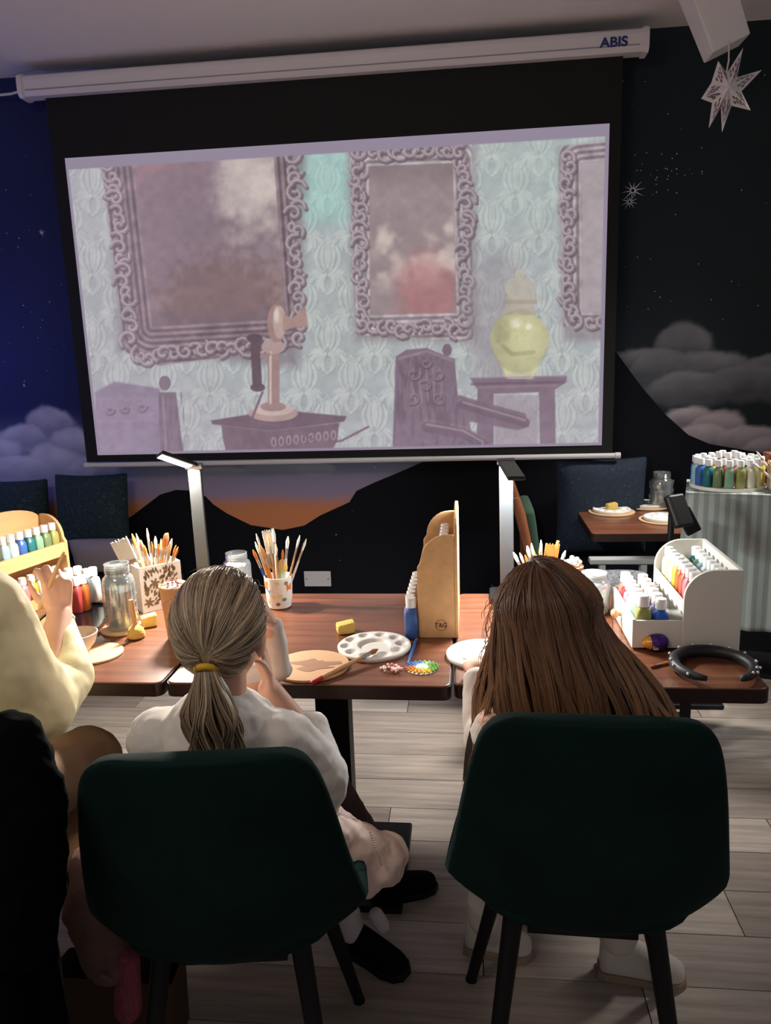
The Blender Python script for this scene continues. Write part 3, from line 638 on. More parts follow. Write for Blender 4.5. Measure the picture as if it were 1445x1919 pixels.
# ------------------------------------------------------------------ desk lamps
m_lampd = mat('lamp_graphite', (86, 88, 90), 0.35, 0.7); m_lampb = mat('lamp_dark', (28, 30, 32), 0.4, 0.3)
def lamp(base, top, tip, label, face, energy, color, wd=0.043):
    t = thing('desk_lamp', label, 'desk lamp', base); base, top, tip = Vector(base), Vector(top), Vector(tip)
    bs = MB(); bs.prism(rrect(0.11, 0.13, 0.02), 0.0, 0.02, lambda a, b, c: Vector((a, b, c))); bevel(bs.build('base', m_lampb, t), 0.004)
    ax = (top-base).normalized(); sx = Vector((1, 0, 0)); sx = (sx-ax*sx.dot(ax)).normalized(); sy = ax.cross(sx)
    R = Matrix((sx, sy, ax)).transposed(); ln = (top-base).length
    bevel(MB().box((top-base)/2+ax*0.005, (wd, 0.012, ln-0.01), R).build('post', m_lampd, t), 0.003)
    MB().tube([top-base-sx*wd*0.62, top-base+sx*wd*0.62], 0.011, 12).build('hinge', mat('hinge_chrome', (170, 170, 172), 0.25, 1), t, smooth=True)
    h = (tip-top); hl = h.length; hx = h.normalized(); n = Vector(face); n = (n-hx*n.dot(hx)).normalized(); hy = n.cross(hx)
    RH = Matrix((hx, hy, n)).transposed(); c_ = (top+tip)/2-base
    hd = bevel(MB().box(c_, (hl, 0.05, 0.012), RH).build('head', m_lampb, t), 0.004)
    MB().box(c_+n*0.0065+hx*0.005, (hl*0.86, 0.032, 0.002), RH).build('led_strip', mat('led_'+label[:4], (255, 250, 240), 0.4, emit=((255, 248, 236), 9)), hd)
    lo = light('lamp_light', 'AREA', (0, 0, 0), energy, color, hl*0.84, 0.03)
    lo.matrix_world = Matrix.Translation(base+c_+n*0.010) @ Matrix((hx, -hy, -n)).transposed().to_4x4()
    return t
lamp((-0.86, 2.335, TZ+0.0005), W(364, 874, 2.34), W(298, 851, 2.27), 'grey adjustable desk lamp at left with its light strip glowing', (-0.25, -0.66, -0.55), 19.0, (1.0, 0.93, 0.82))
lamp((0.112, 2.345, TZ+0.0005), (0.108, 2.345, 1.185), (0.128, 2.13, 1.168), 'tall desk lamp behind the long-haired girl, head pointing forward', (0, -0.12, -1), 14, (0.92, 0.98, 1.0))
# ------------------------------------------------------------------ brushes
m_hnd = [mat('handle_wood', (206, 160, 112), 0.45), mat('handle_orange', (206, 128, 56), 0.4), mat('handle_blue', (46, 92, 160), 0.35), mat('handle_white', (226, 222, 214), 0.4), mat('handle_red', (190, 48, 52), 0.35), mat('handle_green', (150, 190, 150), 0.4)]
m_fer = mat('ferrule', (196, 190, 180), 0.3, 0.9); m_br = {'white': mat('bristle_white', (232, 228, 218), 0.8), 'orange': mat('bristle_orange', (206, 120, 50), 0.75), 'brown': mat('bristle_brown', (150, 92, 52), 0.8), 'tan': mat('bristle_tan', (216, 176, 120), 0.8)}
HN = ['pale wood', 'amber', 'blue', 'white', 'red', 'mint']
def brush(p0, p1, hk, bk, label, group=None, r=0.0035, hl=0.62, fl=0.14, fan=1.0, flat=1.0):
    """p0 = handle end, p1 = bristle tip"""
    p0, p1 = Vector(p0), Vector(p1); d = p1-p0; t = thing('paint_brush', label, 'paint brush', p0, 0, group)
    MB().tube([(0, 0, 0), d*0.05, d*hl*0.6, d*hl], [r*0.5, r*0.85, r*1.15, r*0.9], 8).build('handle', m_hnd[hk], t, smooth=True)
    MB().tube([d*hl, d*(hl+fl)], [r*0.98, r*1.05*fan**0.5], 8, flat=flat).build('ferrule', m_fer, t, smooth=True)
    MB().tube([d*(hl+fl), d*(hl+fl+(1-hl-fl)*0.55), d], [r*fan**0.5, r*1.25*fan, r*(0.35 if fan <= 1.3 else fan*0.95)], 8, flat=flat).build('bristles', m_br[bk], t, smooth=True)
    return t
def wide_brush(p0, p1, wd, bk, label, side=(1, 0, 0), group=None):
    p0, p1 = Vector(p0), Vector(p1); d = p1-p0; a = d.normalized(); s_ = Vector(side); s_ = (s_-a*s_.dot(a)).normalized(); n = a.cross(s_); R = Matrix((s_, n, a)).transposed(); L_ = d.length
    t = thing('flat_brush', label, 'paint brush', p0, 0, group)
    MB().tube([(0, 0, 0), d*0.3, d*0.5], [0.006, 0.008, 0.012], 8).build('handle', m_hnd[0], t, smooth=True)
    MB().box(d*0.58, (wd*0.95, 0.012, L_*0.2), R).build('ferrule', m_fer, t)
    b = MB(); k = 11
    for i in range(k):
        o_ = (i-(k-1)/2)/k*wd
        b.tube([d*0.67+s_*o_*0.98, d*0.85+s_*o_*1.03, d*(1.0+0.012*math.sin(i*2.7))+s_*o_*1.08], [wd/k*0.62, wd/k*0.64, wd/k*0.4], 6)
    b.build('bristles', m_br[bk], t)
    return t
def brush_fan(base, z0, tips, y, where, group):
    tips = sorted(tips, key=lambda q: q[0])
    for i, (px, py, hk, bk, yo) in enumerate(tips):
        p1 = W(px, py, y+yo); p0 = Vector((base[0]+(p1.x-base[0])*0.16, base[1]+yo*0.35, z0+0.004+0.0007*i))
        L_ = (p1-p0).length
        ordn = ORD[i] if i < len(ORD) else 'last'
        brush(p0, p1, hk, bk, '%s-handled brush with %s bristles, %s from left %s' % (HN[hk], bk, ordn, where), group, r=0.0034 if i % 3 else 0.0046, hl=0.66, fl=0.16)
# butterfly cup
m_cupw = mat('cup_porcelain', (236, 232, 224), 0.25, coat=0.3)
q = T(522, 1141); cupb = Vector((q.x, q.y+0.02, TZ+0.0005))
cp = thing('brush_cup', 'white porcelain cup with painted butterflies, full of brushes', 'cup', cupb)
MB().lathe([(0.030, 0), (0.036, 0.004), (0.041, 0.04), (0.044, 0.102), (0.0415, 0.102), (0.038, 0.04), (0.032, 0.008), (0.0005, 0.007)], 32).build('cup_body', m_cupw, cp, smooth=True)
def patch(c_ang, cz_, pts, colr, nm='butterfly_mark'):
    b = MB(); V_ = []
    for a_, b_ in pts:
        z = cz_+b_; r = 0.036+(0.041-0.036)*min(1, z/0.04) if z < 0.04 else 0.041+0.003*(z-0.04)/0.062
        an = c_ang + a_/r; V_.append(((r+0.0006)*math.cos(an), (r+0.0006)*math.sin(an), z))
    b.add(V_, [tuple(range(len(V_)))]); b.build(nm, mat('mark_%d_%d_%d' % colr, colr, 0.35), cp)
BF = [(0, 0.004), (0.006, 0.014), (0.014, 0.013), (0.012, 0.003), (0.010, -0.010), (0.003, -0.004), (-0.003, -0.004), (-0.010, -0.010), (-0.012, 0.003), (-0.014, 0.013), (-0.006, 0.014)]
patch(-PI*0.80, 0.078, [(a*0.95, b*1.15) for a, b in BF], (226, 130, 70)); patch(-PI*0.16, 0.068, [(a*0.8, b) for a, b in BF], (226, 120, 60))
dsc = [(0.0075*math.cos(t), 0.006*math.sin(t)) for t in [k*PI/4 for k in range(8)]]
for an, z, c_ in ((-0.45, 0.088, (214, 220, 160)), (-0.62, 0.062, (184, 206, 214)), (-0.40, 0.046, (236, 206, 120)), (-0.30, 0.034, (90, 160, 150)), (-0.46, 0.020, (130, 110, 80)), (-0.55, 0.044, (236, 216, 150)), (-0.24, 0.086, (120, 140, 90)), (-0.75, 0.03, (190, 214, 220))): patch(PI*an, z, dsc, c_, 'paint_dab')
CG = 'brushes in the butterfly cup'
brush_fan(cupb, cupb.z+0.008, [(474, 1030, 2, 'orange', 0.0), (480, 1000, 1, 'white', 0.015), (486, 1018, 1, 'tan', -0.01), (478, 1015, 0, 'white', 0.02), (512, 990, 3, 'white', 0.01), (530, 1030, 5, 'orange', -0.02), (540, 1005, 3, 'white', 0.02), (562, 1003, 0, 'white', 0.0), (574, 1010, 3, 'white', 0.0), (517, 1020, 0, 'white', -0.02), (494, 1028, 1, 'orange', -0.015), (502, 1000, 0, 'tan', 0.02)], cupb.y, 'in the butterfly cup', CG)
wide_brush(cupb+Vector((0.004, 0.016, 0.012)), W(500, 994, cupb.y+0.03), 0.032, 'white', 'flat white decorating brush standing in the butterfly cup', group=CG)
sp = thing('sponge_dabber', 'round tan sponge dabber poking out of the butterfly cup', 'sponge', cupb+Vector((0.005, 0.012, 0.012)))
MB().tube([(0, 0, 0), (0.006, 0.004, 0.085)], 0.004, 8).build('stick', m_hnd[0], sp); MB().ball((0.007, 0.005, 0.112), (0.016, 0.014, 0.026)).build('sponge_head', mat('sponge_tan', (226, 178, 96), 0.95, bump=(300, 0.5)), sp, smooth='all')
# lattice box with brushes
m_lat = mat('lattice_white', (230, 226, 214), 0.6)
pL, pR = Vector((-1.015, 2.195)), Vector((-0.92, 2.29)); dv = (pR-pL); la = math.atan2(dv.y, dv.x); LW = 0.135
bc = (pL+pR)/2 + Vector((-math.sin(la), math.cos(la)))*0.045
lb = thing('lattice_box', 'white box with cut-out leaf lattice front, holding many brushes', 'brush box', (bc.x, bc.y, TZ+0.0005), la)
LH = 0.145; b = MB()
for y in (-0.045, 0.045): MB().box((0, y, LH/2), (LW, 0.005, LH)).build('lattice_panel' if y < 0 else 'rear_panel', m_lat, lb)
for x in (-LW/2+0.0025, LW/2-0.0025): MB().box((x, 0, LH/2), (0.005, 0.085, LH)).build('side_panel', m_lat, lb)
MB().box((0, 0, 0.004), (LW-0.01, 0.084, 0.006)).build('base_panel', m_lat, lb)
random.seed(21); b = MB()
def leafp(x, z, a, L_, wd):
    P = [(0, 0), (0.35, 1), (0.7, 0.8), (1, 0), (0.7, -0.8), (0.35, -1)]; ca, sa = math.cos(a), math.sin(a)
    return [(x+ca*u_*L_-sa*v_*wd, -0.0484, z+sa*u_*L_+ca*v_*wd) for u_, v_ in P]
for (fx_, fz_) in ((-0.022, 0.088), (-0.045, 0.03), (0.02, 0.055)):
    for k in range(6): b.add(leafp(fx_, fz_, k*PI/3+0.2, 0.019, 0.0038), [tuple(range(6))])
for k in range(210):
    x, z = random.uniform(-0.054, 0.048), random.uniform(0.012, 0.128)
    if min((x-fx_)**2+(z-fz_)**2 for fx_, fz_ in ((-0.022, 0.088), (-0.045, 0.03), (0.02, 0.055))) < 0.00036: continue
    b.add(leafp(x, z, 0.6+z*9-x*8, 0.014, 0.0030), [tuple(range(6))])
tag(b.build('lattice_cutouts', mat('lattice_hole', (122, 104, 72), 0.9), lb), kind='stuff')
LG = 'brushes in the lattice box'; by = bc.y
brush_fan((bc.x, bc.y), TZ+0.01, [(255, 1000, 3, 'white', 0.0), (275, 990, 3, 'white', 0.0), (247, 1000, 0, 'orange', 0.02), (284, 1015, 1, 'orange', -0.02), (291, 1005, 0, 'white', 0.01), (297, 1020, 2, 'orange', -0.01), (302, 1010, 1, 'tan', 0.02), (308, 1003, 0, 'orange', 0.0), (314, 1008, 0, 'brown', 0.02), (322, 1010, 3, 'white', 0.0), (330, 1022, 1, 'orange', 0.0), (334, 1025, 0, 'orange', 0.015), (318, 1018, 0, 'tan', -0.015), (270, 1022, 0, 'orange', -0.02), (262, 1012, 1, 'brown', 0.0)], by, 'in the lattice box', LG)
wide_brush((bc.x-0.02, bc.y-0.015, TZ+0.014), W(222, 1012, by-0.03), 0.058, 'white', 'wide white decorating brush leaning left out of the lattice box', group=LG)
wide_brush((bc.x+0.01, bc.y+0.02, TZ+0.014), W(253, 1018, by+0.02), 0.045, 'white', 'second white decorating brush behind the wide one in the lattice box', group=LG)
brush((bc.x+0.03, bc.y+0.01, TZ+0.012), W(312, 1000, by+0.01), 0, 'brown', 'brown fan-headed brush standing in the lattice box', LG, r=0.004, hl=0.7, fl=0.12, fan=3.2, flat=0.4)
# pot of brushes behind the long-haired girl
pq = T(1012, 1120); pb = Vector((pq.x, 2.27, TZ+0.0005))
pt = thing('brush_pot', 'plain white pot of brushes behind the long-haired girl', 'pot', pb)
MB().lathe([(0.034, 0), (0.04, 0.004), (0.046, 0.1), (0.043, 0.1), (0.037, 0.008), (0.0005, 0.007)], 28).build('pot_body', m_cupw, pt, smooth=True)
PG = 'brushes in the plain white pot'
brush_fan(pb, pb.z+0.008, [(962, 1035, 3, 'white', 0.0), (974, 1036, 1, 'white', 0.0), (988, 1023, 3, 'white', 0.01), (996, 1018, 0, 'white', -0.01), (1000, 1030, 0, 'tan', 0.0), (1012, 1025, 1, 'orange', 0.01), (1014, 1012, 3, 'white', -0.01), (1060, 1032, 3, 'white', 0.0), (984, 1040, 0, 'orange', -0.02), (1005, 1040, 1, 'white', -0.02)], pb.y, 'in the plain white pot', PG)
wide_brush(pb+Vector((0.005, 0, 0.012)), W(1036, 1020, pb.y), 0.04, 'orange', 'wide orange flat brush standing in the plain white pot', group=PG)
brush(pb+Vector((0.012, 0.015, 0.012)), W(1046, 1014, pb.y+0.02), 0, 'orange', 'orange fan-headed brush standing in the plain white pot', PG, r=0.004, hl=0.72, fl=0.12, fan=3.0, flat=0.4)
# ------------------------------------------------------------------ jars
m_gl = glass('jar_glass', fac=0.16, haze=0.10); m_wat = glass('water', (214, 216, 210), 0.06, 0.30); m_glc = glass('jar_cloudy', fac=0.16, haze=0.35)
def jar(base, h, r, label, water=0.7, mt=None, speck=0):
    t = thing('glass_jar', label, 'jar', base); s_ = h
    MB().lathe([(r*0.86, 0), (r*0.97, 0.006), (r, 0.02), (r, s_*0.70), (r*0.93, s_*0.78), (r*0.74, s_*0.83), (r*0.74, s_*0.985), (r*0.78, s_), (r*0.70, s_), (r*0.69, s_*0.84), (r*0.9, s_*0.77), (r*0.955, s_*0.69), (r*0.955, 0.02), (r*0.85, 0.008), (0.0005, 0.008)], 32).build('jar_body', mt or m_gl, t, smooth=True)
    th = MB()
    for k in range(3): th.lathe([(r*0.745, s_*(0.875+k*0.035)-0.0025), (r*0.785, s_*(0.875+k*0.035)), (r*0.745, s_*(0.875+k*0.035)+0.0025)], 32)
    th.build('screw_thread', mt or m_gl, t, smooth=True)
    if water: MB().lathe([(r*0.84, 0.0095), (r*0.945, 0.021), (r*0.945, s_*water)], 28).build('water', m_wat, t, smooth=True)
    if speck:
        b = MB(); rr = random.Random(5)
        for k in range(speck):
            a = rr.uniform(0, 2*PI); z = 0.03+0.12*h/0.2*rr.random()**1.3; L_ = rr.uniform(0.006, 0.014); a2 = rr.uniform(0, PI)
            pts = [((r+0.0012)*math.cos(a+u_*L_/r*math.cos(a2)), (r+0.0012)*math.sin(a+u_*L_/r*math.cos(a2)), z+u_*L_*math.sin(a2)) for u_ in (-0.5, 0, 0.5)]
            b.tube(pts, [0.0004, 0.0012, 0.0004], 5)
        b.build('embossed_pattern', m_glc, t)
    return t
def disc(name, c, r, th, m_, label, cat, grp=None, n=40):
    t = thing(name, label, cat, c, 0, grp); bevel(MB().lathe([(r, 0), (r, th)], n).build('board', m_, t, smooth=True), 0.0015); return t
m_cork = mat('board_wood', (214, 176, 132), 0.6, noise=((12, 12, 40), 0.08, 4)); m_tan = mat('clay_board', (208, 164, 126), 0.75, noise=((7, 7, 7), 0.07, 3))
jb = Vector((-1.016, 2.055, TZ+0.0005))
disc('jar_coaster', jb, 0.062, 0.006, m_cork, 'round wooden coaster under the tall patterned water jar', 'coaster')
jar(jb+Vector((0, 0, 0.0065)), 0.195, 0.0455, 'tall patterned glass jar of water on a wooden coaster', 0.6, speck=110)
jar(T(448, 1112)+Vector((0, 0, 0.0005)), 0.14, 0.046, 'cloudy glass jar just behind the ponytail girl', 0.6, m_glc)
jr = T(1112, 1146)+Vector((0, 0, 0.0005)); jar(jr, 0.12, 0.047, 'glass jar with wide mouth right of the long-haired girl', 0.5, m_glc)
# drink with marshmallows behind the girl's head
mc = thing('marshmallow_mug', 'cup topped with pale marshmallows beyond the long-haired girl', 'drink', jr+Vector((-0.052, 0.125, 0)))
MB().lathe([(0.027, 0), (0.03, 0.005), (0.04, 0.105), (0.037, 0.105), (0.0005, 0.1)], 24).build('cup_body', mat('kraft_cup', (196, 150, 110), 0.7), mc, smooth=True)
for k in range(14): a = k*2.4; rr_ = 0.008*math.sqrt(k)*0.95; MB().ball((rr_*math.cos(a), rr_*math.sin(a), 0.112+0.006*((k*7) % 3)), (0.008, 0.008, 0.007), 8, 6).build('marshmallow', mat('marshmallow', (244, 226, 218), 0.8), mc, smooth='all')
# paper cup of hot chocolate on a coaster
cb_ = T(325, 1203); cb_ = Vector((cb_.x+0.005, cb_.y+0.03, TZ+0.0005))
pcu = thing('paper_cup', 'kraft paper cup of whipped hot chocolate beside the ponytail girl', 'paper cup', cb_)
MB().lathe([(0.029, 0), (0.030, 0.002), (0.0415, 0.150), (0.044, 0.153), (0.043, 0.157), (0.040, 0.152), (0.039, 0.142), (0.0005, 0.142)], 32).build('cup_wall', mat('kraft_cup', (196, 150, 110), 0.7), pcu, smooth=True)
b = MB(); b.ball((0, 0, 0.150), (0.038, 0.038, 0.014)); b.ball((0.012, 0.006, 0.158), (0.02, 0.018, 0.011)); b.ball((-0.014, -0.004, 0.157), (0.018, 0.016, 0.01))
subd(b.build('whipped_cream', mat('cream_foam', (242, 222, 212), 0.8), pcu, smooth='all'))
for k in range(9): a = k*2.39; r_ = 0.007*math.sqrt(k+1); MB().ball((r_*math.cos(a), r_*math.sin(a), 0.168-0.12*r_), (0.0045, 0.0035, 0.003), 6, 5).build('chocolate_chip', mat('choc', (150, 74, 58), 0.6), pcu, smooth='all')
# sponges
m_sp = mat('sponge_yellow', (230, 196, 104), 0.95, bump=(260, 0.6))
s1 = T(256, 1195); sd_ = thing('sponge_dabber', 'yellow dome sponge with an upright wooden stick', 'sponge', (s1.x, s1.y, TZ+0.0005))
MB().lathe([(0.019, 0), (0.0245, 0.004), (0.0245, 0.012), (0.021, 0.026), (0.011, 0.036), (0.006, 0.038)], 24).build('sponge_head', m_sp, sd_, smooth=True)
MB().tube([(0, 0, 0.03), (-0.006, 0.002, 0.112)], 0.0068, 10).build('stick', m_hnd[0], sd_)
def chunk(c, size, rz, label, seed):
    rr = random.Random(seed); bm = bmesh.new(); bmesh.ops.create_cube(bm, size=1); bmesh.ops.bevel(bm, geom=list(bm.edges), offset=0.12, segments=2, affect='EDGES', profile=0.5)
    for v in bm.verts: v.co = Vector((v.co.x*size[0]*(1+rr.uniform(-.08, .08)), v.co.y*size[1]*(1+rr.uniform(-.08, .08)), (v.co.z+0.5)*size[2]*(1+0.25*v.co.x)))
    me = bpy.data.meshes.new('sponge_chunk'); bm.to_mesh(me); bm.free(); me.materials.append(m_sp)
    o = bpy.data.objects.new('sponge_chunk', me); COL.objects.link(o); o.location = c; o.rotation_euler = (0, 0, rz); subd(o); me.polygons.foreach_set('use_smooth', [True]*len(me.polygons)); tag(o, label, 'sponge')
q = T(280, 1173); chunk((q.x, q.y, TZ+0.0005), (0.045, 0.035, 0.034), 0.5, 'small lumpy yellow sponge lying near the lattice box', 3)
q = T(648, 1185); chunk((q.x, q.y, TZ+0.0005), (0.052, 0.04, 0.03), 0.35, 'yellow sponge chunk behind the middle white palette', 8)
# bowl on a round board, at left
lbq = Vector((-1.01, 1.865, TZ+0.0005)); disc('round_board', lbq, 0.075, 0.006, m_cork, 'round pale board under the small grey bowl at left', 'board')
bw = thing('clay_bowl', 'small unglazed grey clay bowl held over the left board', 'bowl', lbq+Vector((-0.045, 0.0, 0.0065)))
MB().lathe([(0.022, 0), (0.026, 0.003), (0.045, 0.025), (0.055, 0.055), (0.052, 0.056), (0.041, 0.027), (0.02, 0.009), (0.0005, 0.008)], 32).build('bowl_body', mat('grey_clay', (196, 176, 160), 0.7), bw, smooth=True)
# round board in the middle with paint smear
mb_ = Vector((-0.405, 1.80, TZ+0.0005)); bd = disc('round_board', mb_, 0.098, 0.006, m_tan, 'round tan board with a brown smear beside the ponytail girl', 'board')
rr = random.Random(4); sm_ = [((0.05+0.022*math.sin(5*t)+rr.uniform(-.008, .008))*math.cos(t)*1.0+0.016, (0.034+0.012*math.sin(3*t+1)+rr.uniform(-.006, .006))*math.sin(t), 0.0066) for t in [2*PI*k/36 for k in range(36)]]
MB().add(sm_, [tuple(range(36))]).build('paint_smear', mat('smear', (160, 116, 88), 0.6), bd)
# palettes
def palette(c, R, label, name='paint_palette'):
    t = thing(name, label, 'palette', c, 0, 'round white palettes'); nr, na = 40, 120
    rr = np.linspace(0, 1, nr); aa = np.linspace(0, 2*PI, na, endpoint=False); RR, AA = np.meshgrid(rr, aa, indexing='ij'); x = RR*np.cos(AA); y = RR*np.sin(AA)
    z = np.full_like(x, 0.012); z -= 0.008*sstep(0.46, 0.38, RR)
    for k in range(10):
        a = 2*PI*k/10+0.15; d_ = np.hypot((x-0.75*math.cos(a)), (y-0.75*math.sin(a))); z -= 0.0085*np.sqrt(np.clip(1-(d_/0.17)**2, 0, 1))
    z = np.where(RR > 0.985, 0.010, z)
    V_ = np.stack([x*R, y*R, z], -1).reshape(-1, 3).tolist(); F_ = [(i*na+j, (i+1)*na+j, (i+1)*na+(j+1) % na, i*na+(j+1) % na) for i in range(1, nr-1) for j in range(na)] + [(0, na+j, na+(j+1) % na) for j in range(na)]
    n0 = len(V_); V_ += [(R*0.985*math.cos(a), R*0.985*math.sin(a), 0.0) for a in aa]; F_ += [((nr-1)*na+j, n0+j, n0+(j+1) % na, (nr-1)*na+(j+1) % na) for j in range(na)]; F_.append(tuple(n0+j for j in range(na)))
    MB().add(V_, F_).build('palette_dish', mat('palette_white', (234, 232, 226), 0.35), t, smooth='all'); return t
palette((-0.258, 1.925, TZ+0.0005), 0.098, 'round white ten-well palette in the middle of the tables')
palette((0.028, 1.878, TZ+0.0005), 0.094, 'round white palette under the long-haired girl\'s hand')
# loose brushes on the table
brush(T(582, 1281, TZ+0.006), T(708, 1217, TZ+0.022), 0, 'brown', 'pale brush with red handle end resting on the middle palette', None, 0.0055, 0.74, 0.13)
o = bpy.data.objects[[k.name for k in bpy.data.objects if k.name.startswith('paint_brush') and 'red handle end' in k.get('label', '')][0]]
dd_ = T(708, 1217, TZ+0.022)-T(582, 1281, TZ+0.006); MB().tube([(0, 0, 0), dd_*0.02, dd_*0.16], [0.003, 0.0055, 0.0061], 8).build('red_tip', m_hnd[4], o, smooth=True)
brush(T(764, 1243, TZ+0.004), T(781, 1197, TZ+0.004), 2, 'brown', 'thin blue-handled brush lying beside the middle rack', None, 0.0042, 0.9, 0.06)
brush(T(1268, 1238, TZ+0.004), T(1218, 1250, TZ+0.004), 1, 'brown', 'small brush with dark wet tip lying by the pearl headband', None, 0.0036, 0.6, 0.16)
# beads
def bead_piece(c, n, R, cols, label, name, flower=False):
    t = thing(name, label, 'beads', c); rr = random.Random(n)
    for k in range(n):
        if flower:
            ring = k % 3; a = 2*PI*(k//3)/(n//3)+ring*0.1; r_ = R*(0.52+0.22*ring); cc = cols[int((a/(2*PI))*len(cols)) % len(cols)]
        else: a = rr.uniform(0, 2*PI); r_ = R*math.sqrt(rr.random()); cc = rr.choice(cols)
        me = _bm.setdefault('bead_%d_%d_%d' % cc, None)
        if me is None: me = _bm['bead_%d_%d_%d' % cc] = MB().ball((0, 0, 0), (0.0048, 0.0038, 0.0036), 7, 5).mesh('bead', mat('bead_%d_%d_%d' % cc, cc, 0.3), True)
        o = bpy.data.objects.new('bead', me); COL.objects.link(o); o.parent = t; o.location = (r_*math.cos(a), r_*math.sin(a)*0.9, 0.0040+(0 if flower else 0.004*(k % 2))); o.rotation_euler = (0, 0, a)
    if flower:
        MB().lathe([(R*1.0, 0), (R, 0.0015)], 28).build('backing', mat('bead_backing', (226, 226, 214), 0.6), t)
        MB().ball((0, 0, 0.004), (R*0.42, R*0.42, 0.006)).build('centre', mat('bead_centre', (238, 238, 230), 0.5), t, smooth='all')
q = T(733, 1257); bead_piece((q.x, q.y, TZ+0.0005), 40, 0.026, [(206, 60, 60), (226, 150, 150), (240, 232, 224), (200, 110, 60), (240, 232, 224)], 'small heap of red, pink and white beads near the table edge', 'bead_heap')
q = T(791, 1253); bead_piece((q.x, q.y, TZ+0.0005), 60, 0.04, [(90, 160, 60), (130, 190, 90), (90, 150, 200), (70, 120, 190), (226, 130, 40), (236, 170, 50), (236, 200, 60), (120, 170, 60)], 'round rainbow bead flower lying before the middle rack', 'bead_flower', True)
# chocolate egg
q = T(1228, 1221); eg = thing('foil_egg', 'purple and gold foil chocolate egg before the white drawer', 'chocolate egg', (q.x, q.y+0.005, TZ+0.0005), 0.15)
def eggm(f0, f1):
    b = MB(); P = []
    for k in range(17):
        t = f0+(f1-f0)*k/16; a = PI*t; P.append((max(0.0225*math.sin(a)*(1-0.22*math.cos(a-PI)*-1), 0.0003), 0.034*-math.cos(a)))
    b.lathe(P, 24); b.v = [(z, y, x+0.0225) for x, y, z in b.v]; return b
mp_ = mat('foil_purple', (74, 42, 128), 0.3, 0.5, noise=((60, 60, 60), 0.5, 3), bump=(120, 0.4)); mg_ = mat('foil_gold', (226, 168, 70), 0.3, 0.5, noise=((70, 70, 70), 0.4, 3), bump=(120, 0.4))
eggm(0.36, 1.0).build('foil_purple_end', mp_, eg, smooth=True); eggm(0.0, 0.36).build('foil_gold_end', mg_, eg, smooth=True)
MB().box((-0.006, -0.0205, 0.018), (0.013, 0.0012, 0.014), Matrix.Rotation(-0.35, 3, 'X')).build('price_label', mat('label_cream', (216, 206, 196), 0.6), eg)
for k in range(6): MB().box((-0.0105+0.0018*k, -0.0214, 0.0185), (0.0008, 0.0006, 0.009), Matrix.Rotation(-0.35, 3, 'X')).build('label_bar', mat('bar_ink', (60, 50, 60), 0.6), eg)
# pearl headband
hc = Vector((0.572, 1.80, TZ+0.0005)); hb = thing('headband', 'padded black headband studded with pearls', 'headband', hc)
pts = []; rad = []
for k in range(37):
    t = k/36; a = math.radians(245-310*t); pts.append((0.095*math.cos(a)*0.93, 0.088*math.sin(a)*1.0, 0.0165)); rad.append(0.006+0.0095*math.sin(PI*t)**0.6)
MB().tube(pts, rad, 12, flat=1.0).build('band', mat('band_black', (22, 22, 24), 0.5, sheen=0.4), hb, smooth='all')
m_prl = mat('pearl', (226, 218, 214), 0.15, coat=0.6)
for k, (t, up) in enumerate([(0.08, 0.4), (0.17, 0.6), (0.22, 0.9), (0.3, 0.6), (0.38, 0.9), (0.46, 0.7), (0.54, 0.9), (0.62, 0.7), (0.7, 0.9), (0.76, 0.3), (0.8, 1.0), (0.84, 0.4), (0.87, 1.1), (0.9, 0.5), (0.93, 1.0)]):
    a = math.radians(245-310*t); r_ = 0.006+0.0095*math.sin(PI*t)**0.6; p = Vector((0.095*math.cos(a)*0.93, 0.088*math.sin(a), 0.0165)); o_ = Vector((math.cos(a)*math.cos(up), math.sin(a)*math.cos(up), math.sin(up)))
    MB().ball(p+o_*(r_+0.0015), 0.0036, 10, 7).build('pearl', m_prl, hb, smooth='all')
